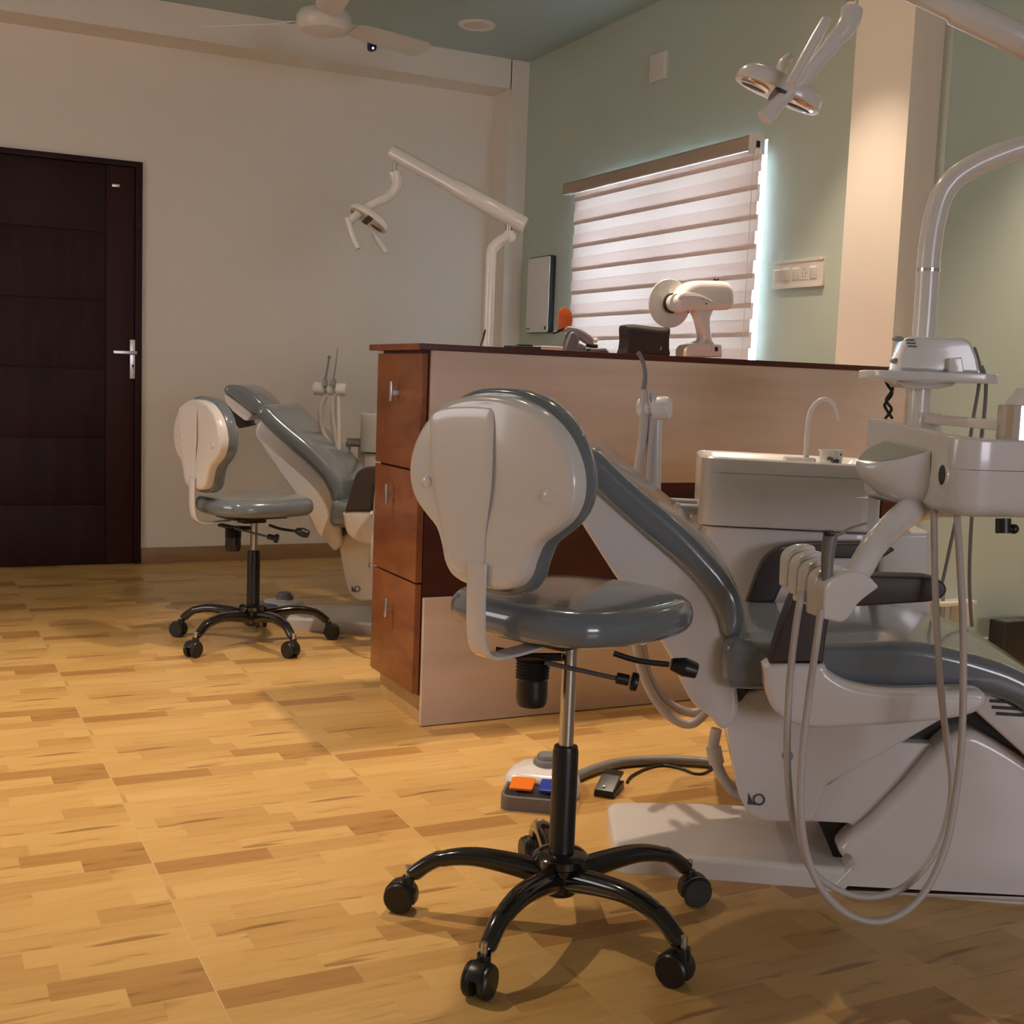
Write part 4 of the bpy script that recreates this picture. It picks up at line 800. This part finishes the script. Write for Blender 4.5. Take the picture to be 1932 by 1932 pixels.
S=[(0.0103,0.48,0.9769),(0.0135,0.48,1.0144),(0.011,0.48,1.0392),(0.0023,0.48,1.0637),(-0.007,0.48,1.077)]; b=BM(); tube(b,S,[.007,.0055,.005,.0055,.006],res=10); obj('suction_tip',b,'hosedark',sa)
# far one
t=empty('suction_holder',V(PC)+TF,RA,'white suction holder with two grey wands upright by the back wall','suction holder')
S=[(0.1313,0.2588,0.6771),(0.1199,0.2829,0.9105),(0.0203,0.2753,0.9371),(0.1509,0.2889,0.936),(0.0763,0.2782,0.9089),(0.0576,0.2705,0.8565),(0.0678,0.2624,0.7719),(0.1105,0.2599,0.7067),(0.1066,0.2814,0.91),(0.1055,0.2744,0.8462),(0.1169,0.2664,0.7616),(0.1339,0.2604,0.6893),(0.0726,0.2819,0.9482),(0.0724,0.2849,0.9755),(0.0799,0.2906,1.0214),(0.0839,0.2957,1.064),(0.1065,0.2857,0.9495),(0.1064,0.2883,0.9738),(0.112,0.2954,1.0347),(0.1166,0.3033,1.1017)]
b=BM(); tube(b,[(S[0][0],S[0][1],.4),S[0],S[1]],.0105,res=14); obj('post',b,'enamel',t)
b=BM(); a_,c_=V(S[2]),V(S[3]); d_=(c_-a_); Lh=d_.length
lathe(b,[(0,0),(.022,.0),(.026,.004),(.026,Lh*.34),(.018,Lh*.36),(.018,Lh*.42),(.025,Lh*.44),(.025,Lh*.6),(.018,Lh*.62),(.018,Lh*.68),(.026,Lh*.7),(.026,Lh-.004),(.022,Lh),(0,Lh)],a_,d_,28); obj('holder_head',b,'white',t)
for q in (4,8):
    b=BM(); tube(b,[V(s_)-V((0,.02,0)) for s_ in S[q:q+4]],[.010,.0105,.010,.009],res=12); hs=obj('suction_hose',b,'hose',t)
    k=12 if q==4 else 16; w4=[V(s_)-V((0,.03,0)) for s_ in S[k:k+4]]
    b=BM(); tube(b,w4[:2]+[w4[1]+(w4[2]-w4[1])*.1],[.010,.011,.006],res=12,smooth=False); obj('wand_grip',b,'greyrim',hs)
    b=BM(); tube(b,w4[1:],[.0045,.004,.004] if q==4 else [.003,.0022,.0014],res=8)
    if q==4: sph(b,w4[3],.0075,10)
    obj('wand_tip',b,'hosedark',hs)

# ---------------------------------------------------------------- operating lamps
def lamp(name_label,pts,Rm,head,paddles,yoke,knuckle,pin,arm_r,elbow):
    t=empty('dental_lamp',pts[0],0,name_label,'dental lamp'); o=V(pts[0])
    lc=lambda p_: V(p_)-o
    a_,c_=lc(pts[0]),lc(pts[1]); m_=a_+(c_-a_)*.55
    b=BM(); d_=(c_-a_); lathe(b,[(0,0),(arm_r*.9,0),(arm_r,.006),(arm_r,d_.length*.52),(arm_r*.82,d_.length*.535),(arm_r*.82,d_.length-.006),(arm_r*.75,d_.length),(0,d_.length)],a_,d_,24); obj('balance_arm',b,'enamel',t)
    b=BM(); tube(b,[lc(p_) for p_ in elbow],arm_r*.42,res=12,smooth=False); obj('pivot_pin',b,'steel',t)
    b=BM(); tube(b,[lc(p_) for p_ in pin],arm_r*.3,res=12,smooth=False); obj('hanger_pin',b,'chrome',t)
    b=BM(); tube(b,[lc(p_) for p_ in knuckle],[arm_r*.72,arm_r*.70,arm_r*.62,arm_r*.55],res=16); obj('knuckle',b,'enamel',t)
    b=BM(); tube(b,[lc(p_) for p_ in yoke],[arm_r*.55,arm_r*.52,arm_r*.5,arm_r*.46,arm_r*.55][:len(yoke)],res=14); obj('yoke',b,'white',t)
    for pd_ in paddles:
        b=BM(); tube(b,[lc(p_) for p_ in pd_],[arm_r*.46,arm_r*.55,arm_r*.53,arm_r*.44],res=14,flat=.65,n=4); obj('grip_handle',b,'white',t)
    return t,o
# near lamp: camera-facing frame baked to world directions
EX=V((0.8099,-0.4483,-0.3733)); EY=V((0.4455,0.908,0.0519))
EX.normalize(); EY=(EY-EX*EY.dot(EX)).normalized(); EN_=EX.cross(EY)
P=[(2.4602,2.0699,1.7718),(1.9716,2.3421,2.0112),(1.8344,2.3719,1.6917),(1.9877,2.3234,1.9229),(1.9874,2.321,1.9019),(1.9888,2.3187,1.8879),(1.9821,2.3182,1.8562),(1.9643,2.3236,1.8274),(1.9386,2.3333,1.8018),(1.9235,2.2851,1.8057),(1.8855,2.2976,1.7526),(1.8507,2.3094,1.7064),(1.8098,2.3246,1.6634),(1.7703,2.3385,1.6153),(1.8465,2.2355,1.8219),(1.8263,2.2406,1.781),(1.7984,2.248,1.7263),(1.7721,2.2549,1.6751),(1.9424,2.4781,1.8074),(1.9273,2.4836,1.7903),(1.9238,2.4832,1.7718),(1.9202,2.4827,1.7534)]
t,o=lamp('large dental operating lamp with chrome reflectors hanging at the upper right',P[:2],None,None,[P[14:18],P[18:22]],P[9:14],P[5:9],P[3:5],.036,[wl(EN+V((0,0,.05))),P[0]])
HC_=V(P[2])-o
def head(parent,c,ex,ey,en,s,dark='white'):
    out=[(-1.0,.35),(-.98,-.25),(-.55,-.62),(0,-.66),(.55,-.62),(.98,-.25),(1.0,.35),(.6,.66),(0,.70),(-.6,.66)]
    cv=[V(p_)*s for p_ in spl(out,4)]
    b=BM(); slab(b,cv,-.10*s,.30*s,.03*s,.28*s,org=c,fr=(ex,ey,en),dome=.10*s,ns=6); hd=obj('lamp_head',b,dark,parent)
    for sg in (-1,1):
        b=BM(); q=[V((sg*.56*s,-.02*s))+V(p_)*s for p_ in ell(0,0,.34,.46,28)]
        slab(b,q,-.104*s,-.12*s,.0,.004*s,org=c,fr=(ex,ey,en),ns=2); rf=obj('reflector',b,'reflector',hd)
        b=BM(); slab(b,[V((sg*.56*s,.18*s))+V(p_)*s for p_ in ell(0,0,.30,.16,20)],-.118*s,-.126*s,0,.003*s,org=c,fr=(ex,ey,en),ns=2); obj('bulb_slot',b,'armpad',rf)
    b=BM(); slab(b,[V(p_)*s for p_ in rp([(-.14,-.7),(.14,-.7),(.14,.5),(-.14,.5)],.08)],-.10*s,-.17*s,.01*s,.02*s,org=c,fr=(ex,ey,en)); obj('centre_bar',b,'armpad',hd)
    return hd
head(t,HC_,EX,EY,EN_ if EN_.z>0 else -EN_,.102)
P=[(2.3019,4.6042,1.6345),(1.8103,4.8831,1.9179),(1.7241,4.8927,1.6407),(1.8237,4.8739,1.8968),(1.8228,4.867,1.8359),(1.8228,4.8665,1.8316),(1.832,4.857,1.7907),(1.8178,4.8596,1.7532),(1.79,4.8702,1.726),(1.7907,4.8475,1.7278),(1.7377,4.8706,1.6996),(1.6884,4.8907,1.6629),(1.6508,4.9051,1.6268),(1.637,4.9108,1.6175),(1.621,4.8639,1.6285),(1.632,4.8539,1.5904),(1.6449,4.8418,1.5439),(1.6598,4.8298,1.506),(1.7552,4.9041,1.5842),(1.7705,4.8926,1.5521),(1.7859,4.8816,1.5244),(1.7974,4.8733,1.503)]
EX2=V((0.843,-0.1428,-0.4989)).normalized(); EY2=V((0.1737,1.0169,-0.168)); EY2=(EY2-EX2*EY2.dot(EX2)).normalized(); EN2=EX2.cross(EY2)
t,o=lamp('dental operating lamp with long white arm before the cream back wall',P[:2],None,None,[P[14:18],P[18:22]],P[9:14],P[5:9],P[3:5],.036,[wl(EF)+TF,V(wl(EF)+TF)+V((.0,0,.07))])
head(t,V(P[2])-o,EX2,EY2,EN2 if EN2.z>0 else -EN2,.088)

# ---------------------------------------------------------------- floor things
def footctl(loc,rz,label):
    t=empty('foot_control',loc,rz,label,'foot control','foot controls of the dental chairs')
    b=BM(); slab(b,rect(0,0,.165,.20,.03,5),0,.034,.0,.003); slab(b,rect(.006,.006,.159,.10,.026,5),.034,.035); obj('base_tray',b,'tray',t)
    b=BM(); slab(b,rect(.008,.008,.157,.11,.024,5),.0345,.0355); obj('tray_recess',b,'black',t)
    b=BM(); slab(b,spl([(-.0,.11),(.08,.095),(.165,.11),(.172,.18),(.14,.25),(.08,.268),(.02,.25),(-.008,.18)],5),.0,.056,.0,.030,dome=.010,ns=6); obj('body',b,'white',t)
    b=BM(); lathe(b,[(.036,.052),(.036,.072),(.033,.076),(.027,.077),(.027,.084),(.024,.088),(0,.089)],(.09,.18,0),n=32); obj('round_button',b,'hosedark',t)
    for k,(m_,x) in enumerate((('orange',.045),('blue',.115))):
        b=BM(); slab(b,rect(x-.028,.032,x+.028,.098,.006),0,.007,.002,fr=(V((1,0,0)),V((0,.99,.10)),V((0,-.10,.99))),org=(0,0,.036)); box(b,x-.010,.045,.03,x+.010,.085,.044); obj('pedal',b,m_,t,label=m_+' pedal')
    b=BM(); tube(b,[(.03,.135,.0485),(.055,.124,.047),(.085,.121,.047)],.0012,res=6); obj('symbol_mark',b,'print',t)
    return t
fz=[(1.2315,2.4832,0.0)]
footctl(fz[0],R(-35),'white and grey foot control with orange and blue pedals behind the near stool')
fz=[(1.202,4.9033,0.0)]
footctl(fz[0],R(-62),'white and grey foot control on the floor behind the far stool')
G=[(1.4575,2.5746,0.014),(1.5937,2.6408,0.014),(1.6852,2.6595,0.014),(1.7869,2.6378,0.014),(1.8632,2.6012,0.014),(1.9068,2.5666,0.014),(0.2397,0.42,0.1005)]
t=empty('floor_hose',(G[0][0],G[0][1],0),0,'thick grey hose on the floor between foot control and near chair','hose')
b=BM(); tube(b,[V((p_[0]-G[0][0],p_[1]-G[0][1],.0135)) for p_ in G[:6]],.013,res=14); obj('conduit',b,'hosedark',t)
G=[(1.491,2.4892,0.0),(1.5259,2.4523,0.0),(1.6092,2.5165,0.0)]
a_=V(G[0]); e1=(V(G[1])-a_); e2=V(G[2])-V(G[1]); L1=e1.length; rz=math.atan2(e1.y,e1.x); L2=.095
t=empty('foot_pedal',a_,rz,'small black foot pedal on the floor by the white chair base','pedal')
b=BM(); slab(b,rp([(0,0),(L2,0),(L2,.018),(0,.013)],.002),0,L1,.002,fr=((0,1,0),(0,0,1),(1,0,0))); obj('pedal_base',b,'black',t)
b=BM(); slab(b,rp([(-.002,.018),(L2*.62,.040),(L2*.98,.043),(L2*.98,.035),(L2*.6,.030),(-.002,.011)],.002),.002,L1-.002,.002,fr=((0,1,0),(0,0,1),(1,0,0))); q=obj('pedal_plate',b,'black',t)
b=BM(); slab(b,[V((.018,.008)),V((.026,.008)),V((.022,.018))],.0,.0006,org=(0,0,.0215),fr=((1,0,0),(0,.945,.325),(0,-.325,.945))); obj('triangle_mark',b,'white2',q)
G=[(1.617,2.5397,0.004),(1.6552,2.5786,0.004),(1.7247,2.6173,0.004),(1.7797,2.6257,0.004),(1.8116,2.5863,0.004),(1.8222,2.5411,0.004),(1.8514,2.5352,0.004),(1.9071,2.5709,0.004)]
t=empty('pedal_cord',(G[0][0],G[0][1],0),0,'thin black cord running from the foot pedal to the near chair','cord')
b=BM(); tube(b,[V((p_[0]-G[0][0],p_[1]-G[0][1],.004)) for p_ in G],.0035,res=8); obj('cord',b,'black',t)
# white drain hoses looping behind the chair
S=[(0.0228,0.4,0.395),(0.0351,0.4,0.345),(0.059,0.4,0.2892),(0.0923,0.4,0.2428),(0.1309,0.4,0.2147),(0.162,0.4,0.2117),(0.1857,0.4,0.2313),(0.2005,0.4,0.2539)]
S2=[(0.0377,0.42,0.3917),(0.0533,0.42,0.3287),(0.0847,0.42,0.2756),(0.1237,0.42,0.2434),(0.1678,0.42,0.2336),(0.2016,0.42,0.2525)]
t=empty('drain_hoses',wl((S[0][0],S[0][1],S[0][2])),RA,'pair of pale ribbed hoses looping down beside the near chair','hose')
for s_ in (S,S2):
    b=BM(); tube(b,[V(q)-V(S[0]) for q in s_],.0105,res=12); obj('ribbed_hose',b,'hose',t)
G=[(0.2176,0.36,0.2155),(0.2127,0.36,0.171),(0.2221,0.36,0.1337),(0.2412,0.36,0.097),(0.2645,0.36,0.0708),(0.2821,0.36,0.0619)]
t=empty('conduit_hose',wl(G[0]),RA,'ribbed pale conduit curving down to the near chair base plate','hose')
b=BM(); tube(b,[V(q)-V(G[0]) for q in G],.013,res=14); q=obj('conduit',b,'hose',t)
b=BM(); a_=V(G[1])-V(G[0]); c_=V(G[2])-V(G[0]); tube(b,[a_,(a_+c_)/2,c_],.018,res=14,smooth=False); obj('coupling',b,'hose',t)
# wall valve and black transformer at the alcove wall
S=[(3.2129,3.1,0.2842),(3.3847,3.1,0.2874),(3.3945,3.1,0.1953),(3.25,3.1,0.3125),(3.2356,3.1,0.2324),(3.3389,3.1,0.2839)]
x0,x1=S[0][0],S[1][0]
t=empty('wall_valve',(x0,YA,S[2][2]),0,'white water valve bracket low on the green alcove wall','valve'); h=S[1][2]-S[2][2]
b=BM(); box(b,0,-.06,h*.84,x1-x0,0,h,.004); box(b,(x1-x0)*.62,-.055,0,x1-x0-.004,0,h*.85,.006); obj('bracket',b,'white2',t)
b=BM(); cyl(b,((x1-x0)*.22,-.03,h*.84),((x1-x0)*.22,-.03,-.0),.010); obj('pipe',b,'greyrim',t)
b=BM(); cyl(b,((x1-x0)*.22,-.03,h),((x1-x0)*.22,-.03,h+.03),.006); tube(b,[((x1-x0)*.22,-.03,h+.014),((x1-x0)*.05,-.03,h+.016)],.005,res=8); obj('tap',b,'greyrim',t)
S=[(3.4348,3.0,0.2222),(3.6818,3.0,0.2145)]
x0,x1=S[0][0],S[1][0]; h=S[0][2]
t=empty('transformer_box',(x0,3.0,0),0,'black metal box standing on the floor at the right edge','box')
b=BM(); box(b,.0,0,.0,x1-x0,.07,h,.003); bx=obj('case',b,'black',t)
b=BM()
for k in range(2): box(b,.02+.05*k,.012,h-.001,.06+.05*k,.06,h+.001)
obj('top_vent',b,'darkgrey',bx)
b=BM(); tube(b,[(.01,.02,h*.35),(-.03,.01,h*.34),(-.05,.0,h*.30)],.008,res=8); obj('plug',b,'black',bx)
